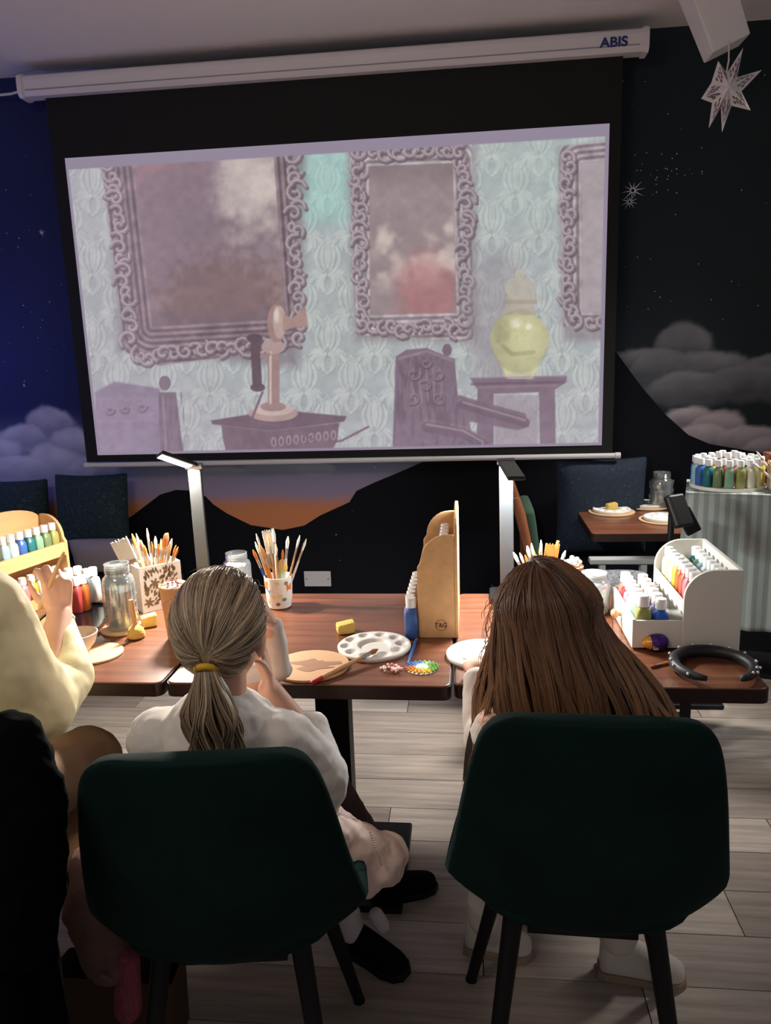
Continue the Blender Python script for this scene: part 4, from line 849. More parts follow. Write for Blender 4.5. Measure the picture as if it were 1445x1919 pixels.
# ------------------------------------------------------------------ green velvet chairs
m_velvet = mat('green_velvet', (7, 34, 30), 0.85, noise=((5, 5, 5), 0.35, 3), bump=(90, 0.12), sheen=0.12, spec=0.15)
def velvet_chair(label, loc, rz):
    t = thing('velvet_chair', label, 'chair', loc, rz, 'green velvet chairs at the tables')
    prof = [(-0.246, 0.906), (-0.246, 0.900), (-0.245, 0.886), (-0.243, 0.86), (-0.237, 0.80), (-0.227, 0.72), (-0.215, 0.64), (-0.203, 0.57), (-0.188, 0.51), (-0.16, 0.455), (-0.11, 0.424), (-0.03, 0.412), (0.07, 0.418), (0.15, 0.430), (0.205, 0.436), (0.228, 0.425)]
    hw = [0.125, 0.152, 0.172, 0.186, 0.200, 0.214, 0.226, 0.237, 0.245, 0.250, 0.250, 0.248, 0.244, 0.236, 0.215, 0.18]
    fw = [0.015, 0.02, 0.026, 0.032, 0.045, 0.06, 0.075, 0.09, 0.095, 0.085, 0.055, 0.02, 0.0, 0.0, 0.0, 0.0]
    up = [-0.004, -0.004, -0.004, -0.002, 0, 0.0, 0.0, 0.010, 0.03, 0.06, 0.085, 0.09, 0.075, 0.05, 0.02, 0.0]
    nu = 17; th = 0.042
    front, back = [], []
    C_ = [[Vector((h*u_, y+f_*abs(u_)**2.2, z+k_*abs(u_)**2.2)) for u_ in np.linspace(-1, 1, nu)] for (y, z), h, f_, k_ in zip(prof, hw, fw, up)]
    nr = len(C_)
    def nrm(i, j):
        a = C_[min(i+1, nr-1)][j]-C_[max(i-1, 0)][j]; b = C_[i][min(j+1, nu-1)]-C_[i][max(j-1, 0)][:] if False else C_[i][min(j+1, nu-1)]-C_[i][max(j-1, 0)]
        return b.cross(a).normalized()
    V_ = []; 
    for sgn in (1, -1):
        for i in range(nr):
            for j in range(nu): V_.append(C_[i][j]+nrm(i, j)*th/2*sgn)
    n = nr*nu; F_ = []
    for i in range(nr-1):
        for j in range(nu-1):
            a = i*nu+j; F_ += [(a, a+1, a+nu+1, a+nu), (n+a, n+a+nu, n+a+nu+1, n+a+1)]
    for i in range(nr-1):
        for j in (0, nu-1): a = i*nu+j; F_.append((a, a+nu, n+a+nu, n+a))
    for j in range(nu-1):
        for i in (0, nr-1): a = i*nu+j; F_.append((a, a+1, n+a+1, n+a))
    subd(MB().add(V_, F_).build('shell', m_velvet, t, smooth='all'), 1)
    pad = MB(); pad.prism(rrect(0.40, 0.40, 0.12, 6), 0.455, 0.49, lambda a, b_, c: Vector((a, b_+0.02, c))); bevel(pad.build('seat_cushion', m_velvet, t, smooth=True), 0.014, 3)
    MB().box((0, 0.01, 0.388), (0.20, 0.22, 0.014)).build('under_frame', m_iron, t)
    for sx in (-1, 1):
        for (y0, y1, fx_) in ((-0.10, -0.20, 0.18), (0.12, 0.175, 0.215)):
            MB().tube([(sx*0.125, y0, 0.425), (sx*fx_, y1, 0.004)], [0.019, 0.0125], 12).build('leg', m_iron, t, smooth=True)
            MB().tube([(sx*fx_, y1, 0.006), (sx*fx_, y1, 0.0)], 0.0138, 10).build('foot_cap', m_iron, t)
    return t
velvet_chair('dark green velvet chair under the ponytail girl', (-0.478, 1.343, 0), 0.13).scale = (1.05, 1.05, 1.0)
velvet_chair('dark green velvet chair under the long-haired girl', (0.212, 1.445, 0), -0.03).scale = (1.06, 1.06, 1.03)
# ------------------------------------------------------------------ people
m_skin = mat('skin', (226, 176, 150), 0.55, sub=0.15, noise=((25, 25, 25), 0.05, 3))
def hand_parts(M, s=1.0, curl=(0.5, 0.5, 0.5, 0.5), thumb=1, spread=0.10):
    """wrist at origin, fingers along +y, palm faces -z; thumb=+1 on +x side. returns capsules (p0,p1,r0,r1)"""
    out = []; kn = [(0.030, 0.082), (0.010, 0.088), (-0.011, 0.084), (-0.030, 0.075)]; ln = [(0.038, 0.024, 0.018), (0.043, 0.027, 0.019), (0.039, 0.025, 0.018), (0.030, 0.019, 0.016)]
    for (kx, ky), (a, b, c_), cu, i in zip(kn, ln, curl, range(4)):
        kx *= thumb
        out.append((Vector((kx*0.55, 0.008, 0)), Vector((kx, ky, 0)), 0.0145, 0.0105))
        p = Vector((kx, ky, 0)); ang = 0.0; sp_ = -kx/0.03*spread
        for L_, k, r_a, r_b in ((a, 0.9, 0.0098, 0.0086), (b, 1.2, 0.0086, 0.0078), (c_, 0.8, 0.0078, 0.0066)):
            ang += cu*k; d_ = Vector((-math.sin(sp_)*math.cos(ang), math.cos(ang), -math.sin(ang))); e = p+d_*L_; out.append((p, e, r_a, r_b)); p = e
    p = Vector((thumb*0.018, 0.022, -0.004)); 
    for L_, d_, r_a, r_b in ((0.034, (thumb*0.75, 0.6, -0.35), 0.0135, 0.0115), (0.028, (thumb*0.35, 0.85, -0.4), 0.0110, 0.0095), (0.022, (thumb*0.1, 0.9, -0.42), 0.0092, 0.0075)):
        e = p+Vector(d_).normalized()*L_; out.append((p, e, r_a, r_b)); p = e
    return [(M @ (a*s), M @ (b*s), ra*s, rb*s) for a, b, ra, rb in out]
def frame(o, y, z):
    """matrix at o with +y axis along y and +z roughly z"""
    y = Vector(y).normalized(); z = Vector(z); z = (z-y*z.dot(y)).normalized(); x = y.cross(z)
    M = Matrix((x, y, z)).transposed().to_4x4(); M.translation = Vector(o); return M
def blob(name, parts, m_, parent, vox=0.006, smooth=6, disp=None, origin=(0, 0, 0)):
    b = MB(); O_ = Vector(origin)
    for p in parts:
        if p[0] == 'e': b.ball(Vector(p[1])-O_, p[2], 20, 14, p[3] if len(p) > 3 else None)
        else: b.cap(Vector(p[0])-O_, Vector(p[1])-O_, p[2], p[3])
    o = b.build(name, m_, parent, smooth='all'); remesh(o, vox, smooth, disp)
    return o
def head_parts(c, R, s=1.0):
    """child head, faces +y in its own frame"""
    c = Vector(c); v = lambda x, y, z: c + R @ Vector((x*s, y*s, z*s))
    P = [('e', v(0, -0.006, 0.014), (0.074*s, 0.088*s, 0.090*s), R), ('e', v(0, 0.028, -0.035), (0.058*s, 0.055*s, 0.070*s), R), ('e', v(0, 0.056, -0.085), (0.026*s, 0.022*s, 0.020*s), R),
         (v(0, 0.080, -0.005), v(0, 0.094, -0.030), 0.006*s, 0.010*s), ('e', v(0, 0.073, -0.060), (0.020*s, 0.010*s, 0.008*s), R)]
    for sx in (-1, 1):
        P += [('e', v(sx*0.034, 0.062, -0.030), (0.024*s, 0.02*s, 0.024*s), R), ('e', v(sx*0.076, 0.002, -0.022), (0.009*s, 0.020*s, 0.030*s), R), ('e', v(sx*0.083, -0.006, -0.014), (0.006*s, 0.017*s, 0.021*s), R)]
    return P
def face_bits(c, R, s, parent, O_):
    c = Vector(c)
    for sx in (-1, 1):
        p = c + R @ Vector((sx*0.031*s, 0.076*s, 0.0)); MB().ball(p-O_, 0.0105*s).build('eye', mat('eye_white', (235, 232, 228), 0.2), parent, smooth='all')
        p = c + R @ Vector((sx*0.031*s, 0.084*s, -0.001)); MB().ball(p-O_, 0.0052*s).build('iris', mat('iris', (60, 46, 36), 0.2), parent, smooth='all')
    p0 = c + R @ Vector((-0.018*s, 0.081*s, -0.060*s)); p1 = c + R @ Vector((0, 0.086*s, -0.062*s)); p2 = c + R @ Vector((0.018*s, 0.081*s, -0.060*s))
    MB().tube([p0-O_, p1-O_, p2-O_], [0.002, 0.004, 0.002], 6).build('lips', mat('lips', (190, 110, 104), 0.5), parent, smooth='all')
def strands(name, paths, cols, rad, parent, m_, O_, n=4):
    """hair: each path a (k,3) array"""
    V_ = []; F_ = []; C_ = []
    for P, c_, r_ in zip(paths, cols, rad):
        P = np.asarray(P); k = len(P); d_ = np.gradient(P, axis=0); d_ /= np.linalg.norm(d_, axis=1, keepdims=True)+1e-9
        ref = np.array([0.3, -0.9, 0.2]); a = np.cross(d_, ref); a /= np.linalg.norm(a, axis=1, keepdims=True)+1e-9; b_ = np.cross(d_, a); base = len(V_)
        tp = np.clip(np.minimum(np.linspace(0.5, 6, k), np.linspace(5, 0.25, k)), 0.25, 1)[:, None]*r_
        for j in range(n):
            t = 2*PI*j/n; V_.append(P+(a*math.cos(t)+b_*math.sin(t)*0.6)*tp)
        C_.append((k, c_))
    verts = []; faces = []; colors = []; off = 0; it = iter(V_)
    for k, c_ in C_:
        rings = np.stack([next(it) for _ in range(n)], 1).reshape(-1, 3); verts.append(rings); c_ = np.asarray(c_); colors.append(np.repeat(c_, n, 0) if c_.ndim == 2 else np.tile(c_, (k*n, 1)))
        i = np.arange(k-1)[:, None]*n; j = np.arange(n)[None]; f = np.stack([i+j, i+(j+1) % n, i+n+(j+1) % n, i+n+j], -1).reshape(-1, 4)+off; faces.append(f); off += k*n
    verts = np.concatenate(verts)-np.array(O_); faces = np.concatenate(faces)
    me = bpy.data.meshes.new(name); me.from_pydata(verts.tolist(), [], faces.tolist()); me.update(); me.materials.append(m_); colattr(me, np.concatenate(colors)); me.polygons.foreach_set('use_smooth', [True]*len(me.polygons))
    o = bpy.data.objects.new(name, me); COL.objects.link(o); o.parent = parent; return o
m_hair = mat('hair_strand', (120, 92, 70), 0.38, attr='Col', spec=0.45)
def person(label, body, origin, vox=0.005):
    O_ = Vector(origin); b = blob('person', body, m_skin, None, vox, 5, None, O_); b.location = O_; tag(b, label, 'person'); return b, O_
def shoe(c, dr, L_, up, sole, parent, O_, name='shoe', hgt=0.075):
    dr = Vector((dr[0], dr[1], 0)).normalized(); sx = Vector((dr.y, -dr.x, 0)); c = Vector(c)-O_; V_ = []; F_ = []; n = 12
    sec = [(-0.5, 0.026, 0.8), (-0.42, 0.032, 1.0), (-0.2, 0.033, 1.05), (0.0, 0.034, 0.85), (0.22, 0.040, 0.62), (0.4, 0.034, 0.5), (0.49, 0.016, 0.35)]
    for t, w_, h_ in sec:
        for j in range(n):
            a = 2*PI*j/n; x = math.cos(a)*w_; z = max(math.sin(a), -0.35); V_.append(c+dr*t*L_+sx*x+Vector((0, 0, 0.014+(z+0.35)/1.35*hgt*h_)))
    k = len(sec); F_ = [(i*n+j, i*n+(j+1) % n, (i+1)*n+(j+1) % n, (i+1)*n+j) for i in range(k-1) for j in range(n)]+[tuple(range(n)), tuple((k-1)*n+j for j in range(n))]
    s_ = subd(MB().add(V_, F_).build(name, up, parent, smooth='all'))
    b = MB(); P = [(t*L_*1.02, w_*1.06) for t, w_, h_ in sec]; poly = P+[(t, -w_) for t, w_ in reversed(P)]
    bevel(b.prism(poly, 0.0, 0.02, lambda a, b_, c_: c+dr*a+sx*b_+Vector((0, 0, c_+0.001))).build('shoe_sole', sole, parent), 0.003); return s_
# ---- girl with the ponytail
Hc = Vector((-0.497, 1.425, 0.992)); RH = Matrix.Rotation(-0.12, 3, 'Z') @ Matrix.Rotation(-0.16, 3, 'X')
wr1 = W(505, 1292, 1.535); body = head_parts(Hc, RH, 1.06)
body += [((-0.497, 1.415, 0.915), (-0.503, 1.395, 0.80), 0.046, 0.052), ((-0.50, 1.385, 0.74), (-0.485, 1.36, 0.55), 0.10, 0.105), ((-0.61, 1.39, 0.765), (-0.40, 1.39, 0.765), 0.055, 0.055),
         ((-0.375, 1.40, 0.765), (-0.315, 1.50, 0.655), 0.043, 0.036), ((-0.315, 1.50, 0.655), wr1, 0.036, 0.026),
         ((-0.64, 1.40, 0.765), (-0.66, 1.54, 0.70), 0.043, 0.036), ((-0.66, 1.54, 0.70), (-0.46, 1.66, 0.80), 0.034, 0.026), ((-0.46, 1.66, 0.80), W(512, 1180, 1.60), 0.026, 0.022),
         ((-0.545, 1.38, 0.55), (-0.57, 1.62, 0.555), 0.075, 0.055), ((-0.43, 1.38, 0.55), (-0.36, 1.60, 0.56), 0.075, 0.055), ((-0.36, 1.60, 0.56), (-0.25, 1.86, 0.13), 0.05, 0.033), ((-0.57, 1.62, 0.555), (-0.40, 1.70, 0.12), 0.05, 0.033)]
body += hand_parts(frame(wr1, W(497, 1200, 1.50)-wr1, (0.9, 0.3, 0)), 0.84, (0.18, 0.2, 0.24, 0.3), 1)
body += hand_parts(frame(W(510, 1165, 1.60), (-0.35, -0.3, 1), (0.9, 0.3, 0.2)), 0.72, (0.8, 0.85, 0.9, 0.9), -1)
g1, O1 = person('seated girl with blonde ponytail and white sweatshirt, cheek on hand', body, (-0.49, 1.40, 0.46))
face_bits(Hc, RH, 1.06, g1, O1)
m_sweat = mat('sweatshirt_white', (224, 218, 210), 0.85, bump=(40, 0.10)); m_plum = mat('plum_trousers', (74, 52, 56), 0.9); m_blackc = mat('black_cloth', (10, 9, 10), 0.9, spec=0.15)
sw = [((-0.505, 1.385, 0.755), (-0.49, 1.36, 0.56), 0.128, 0.135), ((-0.63, 1.392, 0.762), (-0.385, 1.392, 0.762), 0.070, 0.070), ('e', (-0.505, 1.38, 0.80), (0.085, 0.068, 0.045)),
      ((-0.375, 1.40, 0.762), (-0.320, 1.43, 0.66), 0.066, 0.066), ((-0.320, 1.43, 0.66), (-0.335, 1.42, 0.58), 0.062, 0.05), ((-0.32, 1.45, 0.66), (-0.345, 1.51, 0.73), 0.054, 0.04), ((-0.645, 1.40, 0.762), (-0.67, 1.54, 0.70), 0.062, 0.052), ((-0.67, 1.54, 0.70), (-0.535, 1.635, 0.79), 0.05, 0.038),
      ((-0.535, 1.635, 0.79), (-0.45, 1.66, 0.805), 0.036, 0.032), (W(522, 1252, 1.62), W(514, 1175, 1.60), 0.027, 0.022)]
blob('sweatshirt', sw, m_sweat, g1, 0.0065, 4, (0.05, 0.014), O1)
nk = MB(); nk.tube([(-0.5+0.060*math.cos(a)-O1.x, 1.395+0.056*math.sin(a)-O1.y, 0.838-0.012*math.sin(a)-O1.z) for a in [2*PI*i/28 for i in range(29)]], 0.009, 8, cap=False); nk.build('collar', m_sweat, g1, smooth='all')
blob('trousers', [((-0.545, 1.37, 0.545), (-0.57, 1.62, 0.555), 0.088, 0.068), ((-0.43, 1.37, 0.545), (-0.36, 1.60, 0.56), 0.088, 0.068), ((-0.36, 1.60, 0.56), (-0.255, 1.85, 0.15), 0.062, 0.045), ((-0.57, 1.62, 0.555), (-0.40, 1.70, 0.14), 0.062, 0.045), ((-0.54, 1.36, 0.55), (-0.43, 1.36, 0.55), 0.1, 0.1)], m_plum, g1, 0.008, 4, (0.06, 0.012), O1)
shoe((-0.20, 1.93, 0.0), (0.9, 0.45), 0.20, m_blackc, m_iron, g1, O1); s_ = shoe((-0.255, 1.68, 0.0), (0.8, -0.45), 0.20, m_blackc, m_iron, g1, O1)
blob('sock', [((-0.345, 1.70, 0.20), (-0.315, 1.705, 0.07), 0.036, 0.034), ((-0.25, 1.70, 0.12), (-0.235, 1.70, 0.09), 0.02, 0.02)], mat('sock_white', (206, 198, 196), 0.9), g1, 0.006, 3, None, O1)
# hair pulled back to a tie
tie = W(386, 1250, 1.318); axv = (tie-Hc).normalized()
e1 = Vector((1, 0, 0)); e1 = (e1-axv*e1.dot(axv)).normalized(); e2 = axv.cross(e1)
if e2.z < 0: e2 = -e2
er = (0.094, 0.108, 0.112)
def scalp(th, ph, k=1.0):
    d_ = axv*math.cos(th) + (e1*math.cos(ph)+e2*math.sin(ph))*math.sin(th)
    dl = RH.transposed() @ d_; r_ = 1/math.sqrt((dl.x/er[0])**2+(dl.y/er[1])**2+(dl.z/er[2])**2); return Hc + RH @ Vector((0, -0.006, 0.014)) + d_*r_*k
def hairline(ph):   # how far round from the tie the hair reaches: far over the top, short under the ears
    s_ = math.sin(ph); return math.radians(62 + 62*max(0, s_*0.9+0.25)**0.7 if s_ > -0.25 else 52)
rg = random.Random(11)
V_ = []; nth, nph = 14, 64
for i in range(nth+1):
    for j in range(nph): ph = 2*PI*j/nph; V_.append(scalp(0.05+(hairline(ph)-0.05)*i/nth, ph, 0.985)-O1)
F_ = [(i*nph+j, i*nph+(j+1) % nph, (i+1)*nph+(j+1) % nph, (i+1)*nph+j) for i in range(nth) for j in range(nph)]
MB().add(V_, F_).build('hair_cap', mat('hair_base', (86, 64, 48), 0.6), g1, smooth='all')
paths, cols, rad = [], [], []
def blond():
    k = rg.random(); a, b_ = np.array(sl((98, 80, 66))), np.array(sl((210, 184, 150))); return a*(1-k)+b_*k
for i in range(1900):
    ph = rg.uniform(0, 2*PI); th0 = hairline(ph)*(rg.uniform(0.75, 1.03) if rg.random() < 0.7 else rg.uniform(0.4, 0.9)); lay = rg.uniform(0.0, 0.035); dphi = rg.gauss(0, 0.05); clump = 0.012*math.sin(ph*17)
    P = []
    for k in range(13):
        t = k/12; th = th0*(1-t)+0.10*t; P.append(scalp(th, ph+dphi*(1-t)+0.25*t*math.sin(ph)*0, 1.0+lay*math.sin(PI*min(1, t+0.15))+clump*t*(1-t)*2))
    P.append(tie.lerp(P[-1], 0.35)); paths.append([tuple(p) for p in P]); cols.append(blond()*(0.75+0.5*(0.5+0.5*math.sin(ph*23+2*math.sin(ph*5))))); rad.append(rg.uniform(0.0007, 0.0015))
for i in range(650):   # tail
    a = rg.uniform(0, 2*PI); rr_ = math.sqrt(rg.random()); w0 = rg.uniform(0, 6.28); P = []; ln_ = rg.uniform(0.80, 1.08)
    for k in range(15):
        t = k/14*ln_; rad_ = 0.014+0.034*min(1, t*2.2)-0.016*max(0, t-0.55)
        c_ = tie + Vector((0.012*t+0.006*math.sin(4*t), -0.035*math.sin(min(1, t*1.6)*PI*0.6), 0.005-0.185*t))
        P.append(tuple(c_+Vector((math.cos(a)*rr_*rad_*1.15+0.013*math.sin(t*9+int(a*2.5)*1.7)*t+0.01*t, math.sin(a)*rr_*rad_*0.7-0.002, 0.006*math.sin(t*8+int(a*2.5)*2.1)*t))))
    paths.append(P); cols.append(blond()); rad.append(rg.uniform(0.0008, 0.0017))
for i in range(40):    # flyaways
    ph = rg.uniform(0.2, PI-0.2); th0 = hairline(ph)*rg.uniform(0.7, 1.0); p0 = scalp(th0, ph, 1.0); dr_ = Vector((rg.gauss(0, 0.02), rg.gauss(0, 0.02), rg.uniform(0.004, 0.016)))
    paths.append([tuple(p0+dr_*t+(scalp(th0*0.7, ph, 1.02)-p0)*t*t) for t in np.linspace(0, 1, 6)]); cols.append(blond()); rad.append(0.0006)
strands('hair', paths, cols, rad, g1, m_hair, O1)
ht = MB(); 
dirn = (Vector((0.004, -0.03, -0.03))).normalized(); tu = dirn.orthogonal().normalized(); tv = dirn.cross(tu)
ht.tube([tie+dirn*0.006-O1+(tu*math.cos(a)+tv*math.sin(a))*0.0165 for a in [2*PI*i/20 for i in range(21)]], 0.0068, 8, cap=False); ht.build('hair_tie', mat('tie_yellow', (226, 172, 40), 0.7), g1, smooth='all')
# ---- girl with long hair
H2 = Vector((0.150, 1.475, 0.984)); R2 = Matrix.Rotation(0.25, 3, 'Z') @ Matrix.Rotation(-0.42, 3, 'X')
hq = T(884, 1250, TZ+0.03)
body = head_parts(H2, R2, 1.06)
body += [((0.145, 1.45, 0.93), (0.17, 1.43, 0.83), 0.046, 0.052), ((0.18, 1.42, 0.77), (0.19, 1.40, 0.56), 0.10, 0.105), ((0.06, 1.43, 0.785), (0.30, 1.43, 0.785), 0.055, 0.055),
         ((0.045, 1.43, 0.785), (0.025, 1.57, 0.69), 0.043, 0.036), ((0.025, 1.57, 0.69), (hq.x+0.015, hq.y-0.07, TZ+0.05), 0.035, 0.026), ((0.315, 1.43, 0.785), (0.36, 1.57, 0.70), 0.043, 0.036), ((0.36, 1.57, 0.70), (0.23, 1.74, 0.805), 0.035, 0.026),
         ((0.125, 1.42, 0.55), (0.06, 1.66, 0.55), 0.075, 0.055), ((0.255, 1.42, 0.55), (0.31, 1.66, 0.55), 0.075, 0.055), ((0.06, 1.66, 0.55), (0.02, 1.72, 0.10), 0.05, 0.033), ((0.31, 1.66, 0.55), (0.35, 1.68, 0.10), 0.05, 0.033)]
body += hand_parts(frame((hq.x+0.015, hq.y-0.07, TZ+0.05), (-0.08, 1, -0.05), (-0.25, 0.1, 1)), 0.85, (0.55, 0.6, 0.65, 0.7), 1)
body += hand_parts(frame((0.23, 1.74, 0.805), (-0.5, 0.8, 0), (0, 0, 1)), 0.85, (0.6, 0.65, 0.7, 0.7), -1)
g2, O2 = person('seated girl with long loose brown hair bending over a palette', body, (0.19, 1.43, 0.46))
face_bits(H2, R2, 1.06, g2, O2)
m_knit = mat('pale_top', (226, 212, 200), 0.85, bump=(60, 0.1))
blob('top', [((0.18, 1.42, 0.775), (0.19, 1.40, 0.56), 0.115, 0.12), ((0.075, 1.43, 0.78), (0.305, 1.43, 0.785), 0.065, 0.065), ((0.055, 1.43, 0.775), (0.025, 1.57, 0.69), 0.056, 0.048), ((0.025, 1.57, 0.69), (hq.x+0.012, hq.y-0.10, TZ+0.038), 0.046, 0.036), ((0.315, 1.43, 0.785), (0.365, 1.57, 0.70), 0.056, 0.048), ((0.365, 1.57, 0.70), (0.26, 1.70, 0.79), 0.046, 0.036)], m_knit, g2, 0.007, 4, (0.05, 0.012), O2)
m_wtr = mat('white_trousers', (214, 204, 190), 0.9)
blob('trousers', [((0.125, 1.41, 0.55), (0.06, 1.66, 0.55), 0.086, 0.066), ((0.255, 1.41, 0.55), (0.31, 1.66, 0.55), 0.086, 0.066), ((0.06, 1.66, 0.55), (0.03, 1.715, 0.12), 0.062, 0.05), ((0.31, 1.66, 0.55), (0.345, 1.68, 0.12), 0.062, 0.05), ((0.13, 1.40, 0.55), (0.25, 1.40, 0.55), 0.1, 0.1)], m_wtr, g2, 0.008, 4, (0.06, 0.012), O2)
m_wsh = mat('white_canvas', (212, 202, 188), 0.8); m_tsole = mat('tan_sole', (150, 128, 104), 0.8)
shoe((0.06, 1.735, 0.0), (0.96, -0.1), 0.175, m_wsh, m_tsole, g2, O2, hgt=0.09); shoe((0.405, 1.675, 0.0), (0.97, -0.12), 0.205, m_wsh, m_tsole, g2, O2, hgt=0.10)
# long hair: flow surface s (left..right round the back), t (crown..ends)
part = H2 + R2 @ Vector((-0.02, 0.012, 0.112))
DC = H2 + R2 @ Vector((0, -0.006, 0.014))
def dome(d_, off):
    dl = (R2.transposed() @ d_).normalized(); r_ = 1/math.sqrt((dl.x/0.092)**2+(dl.y/0.106)**2+(dl.z/0.108)**2); return DC + d_.normalized()*(r_+off)
def flow(s_, t, off, r_=0.5):
    al = (-1.85+3.7*s_)                                    # azimuth from straight back, left negative
    dirh = Vector((math.sin(al), -math.cos(al), 0))
    st_ = R2 @ Vector((-0.022, -0.045+0.125*r_, 0.10-0.04*r_*r_)); st_ = st_.normalized()
    side = dirh*1.0+Vector((0, 0, -0.05)); p_top = dome(st_, off); p_a = dome(st_.lerp(side, 0.3), off+0.004); p_sh = dome(st_.lerp(side, 0.62), off+0.006); p_mid = dome(side, off+0.006)
    bxs = -0.012+0.457*s_; e_ = (2*s_-1)
    p_bot = Vector((bxs, 1.335+0.13*abs(e_)**2.0-off*0.7, 0.735))
    p_lo = p_mid.lerp(p_bot, 0.5)+Vector((0.014*e_ if e_ > 0 else 0, -0.02, 0.004))
    ks = [p_top, p_a, p_sh, p_mid, p_lo, p_bot, p_bot+Vector((0.01*e_, 0.0, -0.09))]
    x = t*5.999; i = int(min(x, 5)); f_ = x-i; g = lambda k: ks[max(0, min(6, k))]
    a, b_, c_, d_ = g(i-1), g(i), g(i+1), g(i+2)
    return 0.5*((2*b_)+(c_-a)*f_+(2*a-5*b_+4*c_-d_)*f_*f_+(3*b_-a-3*c_+d_)*f_**3)
blob('hair_crown', [('e', DC, (0.089, 0.103, 0.104), R2)], mat('hair_base_dark', (52, 36, 28), 0.65), g2, 0.007, 1, None, O2)
V_ = []; ns, nt_ = 40, 24
for j in range(nt_+1):
    for i in range(ns+1): V_.append(flow(i/ns, j/nt_, -0.005)-O2)
F_ = [(j*(ns+1)+i, j*(ns+1)+i+1, (j+1)*(ns+1)+i+1, (j+1)*(ns+1)+i) for j in range(nt_) for i in range(ns)]
MB().add(V_, F_).build('hair_cap', mat('hair_base_dark', (52, 36, 28), 0.65), g2, smooth='all')
paths, cols, rad = [], [], []
for i in range(2600):
    lock = rg.randrange(70); s_ = min(1, max(0, (lock+0.5)/70+rg.gauss(0, 0.006))); lr = random.Random(lock*3+1); ph0, amp, lo_ = lr.uniform(0, 6.28), lr.uniform(0.007, 0.016), lr.uniform(-0.003, 0.007)
    lr_f = lr.uniform(13, 22); off = lo_+rg.uniform(-0.003, 0.004); L_ = rg.uniform(0.82, 1.0); r_ = rg.random()*min(1, 0.12+abs(-1.85+3.7*s_)/1.8); t0 = rg.uniform(0, 0.03); P = []
    for k in range(20):
        t = t0+(L_-t0)*k/19; wv = amp*min(1, max(0, t-0.42)*2.6); p = flow(s_, t, off, r_)
        P.append((p.x+wv*math.sin(t*lr_f+ph0), p.y+wv*0.8*math.cos(t*15+ph0*1.3), p.z))
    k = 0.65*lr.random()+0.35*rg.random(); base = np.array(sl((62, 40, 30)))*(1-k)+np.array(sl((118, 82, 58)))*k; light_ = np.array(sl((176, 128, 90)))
    if s_ > 0.72 or s_ < 0.1: base = base*0.5+light_*0.5  # side locks paler: warm light along the hair's edges put into the colour
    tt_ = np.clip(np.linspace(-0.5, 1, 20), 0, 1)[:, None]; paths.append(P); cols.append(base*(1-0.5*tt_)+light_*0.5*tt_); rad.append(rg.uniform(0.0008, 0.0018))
for i in range(70):
    s_ = rg.choice((rg.uniform(0, 0.12), rg.uniform(0.9, 1.0))); t0 = rg.uniform(0.1, 0.7); p0 = flow(s_, t0, 0.005); sg = -1 if s_ < 0.5 else 1
    q0 = Vector((sg*rg.uniform(0.006, 0.03), rg.gauss(0, 0.01), -0.03-rg.random()*0.06)); paths.append([tuple(p0+q0*t+Vector((sg*0.012*math.sin(t*3), 0, 0.0))) for t in np.linspace(0, 1, 8)]); cols.append(np.array(sl((170, 126, 88)))); rad.append(0.0006)
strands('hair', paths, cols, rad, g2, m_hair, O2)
# ---- person in the yellow jacket at the left edge
hw_ = W(112, 1150, 1.70)
H3 = Vector((-1.16, 1.46, 1.31)); R3 = Matrix.Rotation(0.1, 3, 'Z')
body = head_parts(H3, R3, 1.12)
body += [((-1.16, 1.44, 1.23), (-1.15, 1.42, 1.10), 0.052, 0.058), ((-1.15, 1.41, 1.0), (-1.12, 1.36, 0.60), 0.13, 0.14), ((-1.30, 1.42, 1.04), (-1.0, 1.42, 1.04), 0.065, 0.065),
         ((-1.0, 1.43, 1.03), (-0.945, 1.50, 0.78), 0.05, 0.042), ((-0.945, 1.50, 0.78), hw_, 0.04, 0.030), ((-1.32, 1.43, 1.03), (-1.38, 1.55, 0.78), 0.05, 0.042), ((-1.38, 1.55, 0.78), (-1.20, 1.78, 0.81), 0.04, 0.03),
         ((-1.05, 1.36, 0.55), (-0.98, 1.72, 0.53), 0.085, 0.065), ((-1.20, 1.36, 0.55), (-1.25, 1.72, 0.53), 0.085, 0.065), ((-0.98, 1.72, 0.53), (-1.0, 1.74, 0.09), 0.06, 0.04), ((-1.25, 1.72, 0.53), (-1.26, 1.74, 0.09), 0.06, 0.04)]
body += hand_parts(frame(hw_, (-0.03, 0.12, 1), (0.75, -0.65, 0)), 0.96, (0.75, 0.85, 0.95, 1.0), -1)
body += hand_parts(frame((-1.20, 1.78, 0.81), (0.8, 0.5, 0), (0, 0, 1)), 0.95, (0.4, 0.4, 0.4, 0.4), -1)
g3, O3 = person('person in a pale yellow jacket holding a wooden brush at left edge', body, (-1.12, 1.40, 0.46))
face_bits(H3, R3, 1.12, g3, O3)
m_yel = mat('jacket_yellow', (246, 234, 190), 0.75, bump=(30, 0.12)); m_tan2 = mat('tan_trousers', (150, 122, 100), 0.9, bump=(200, 0.1))
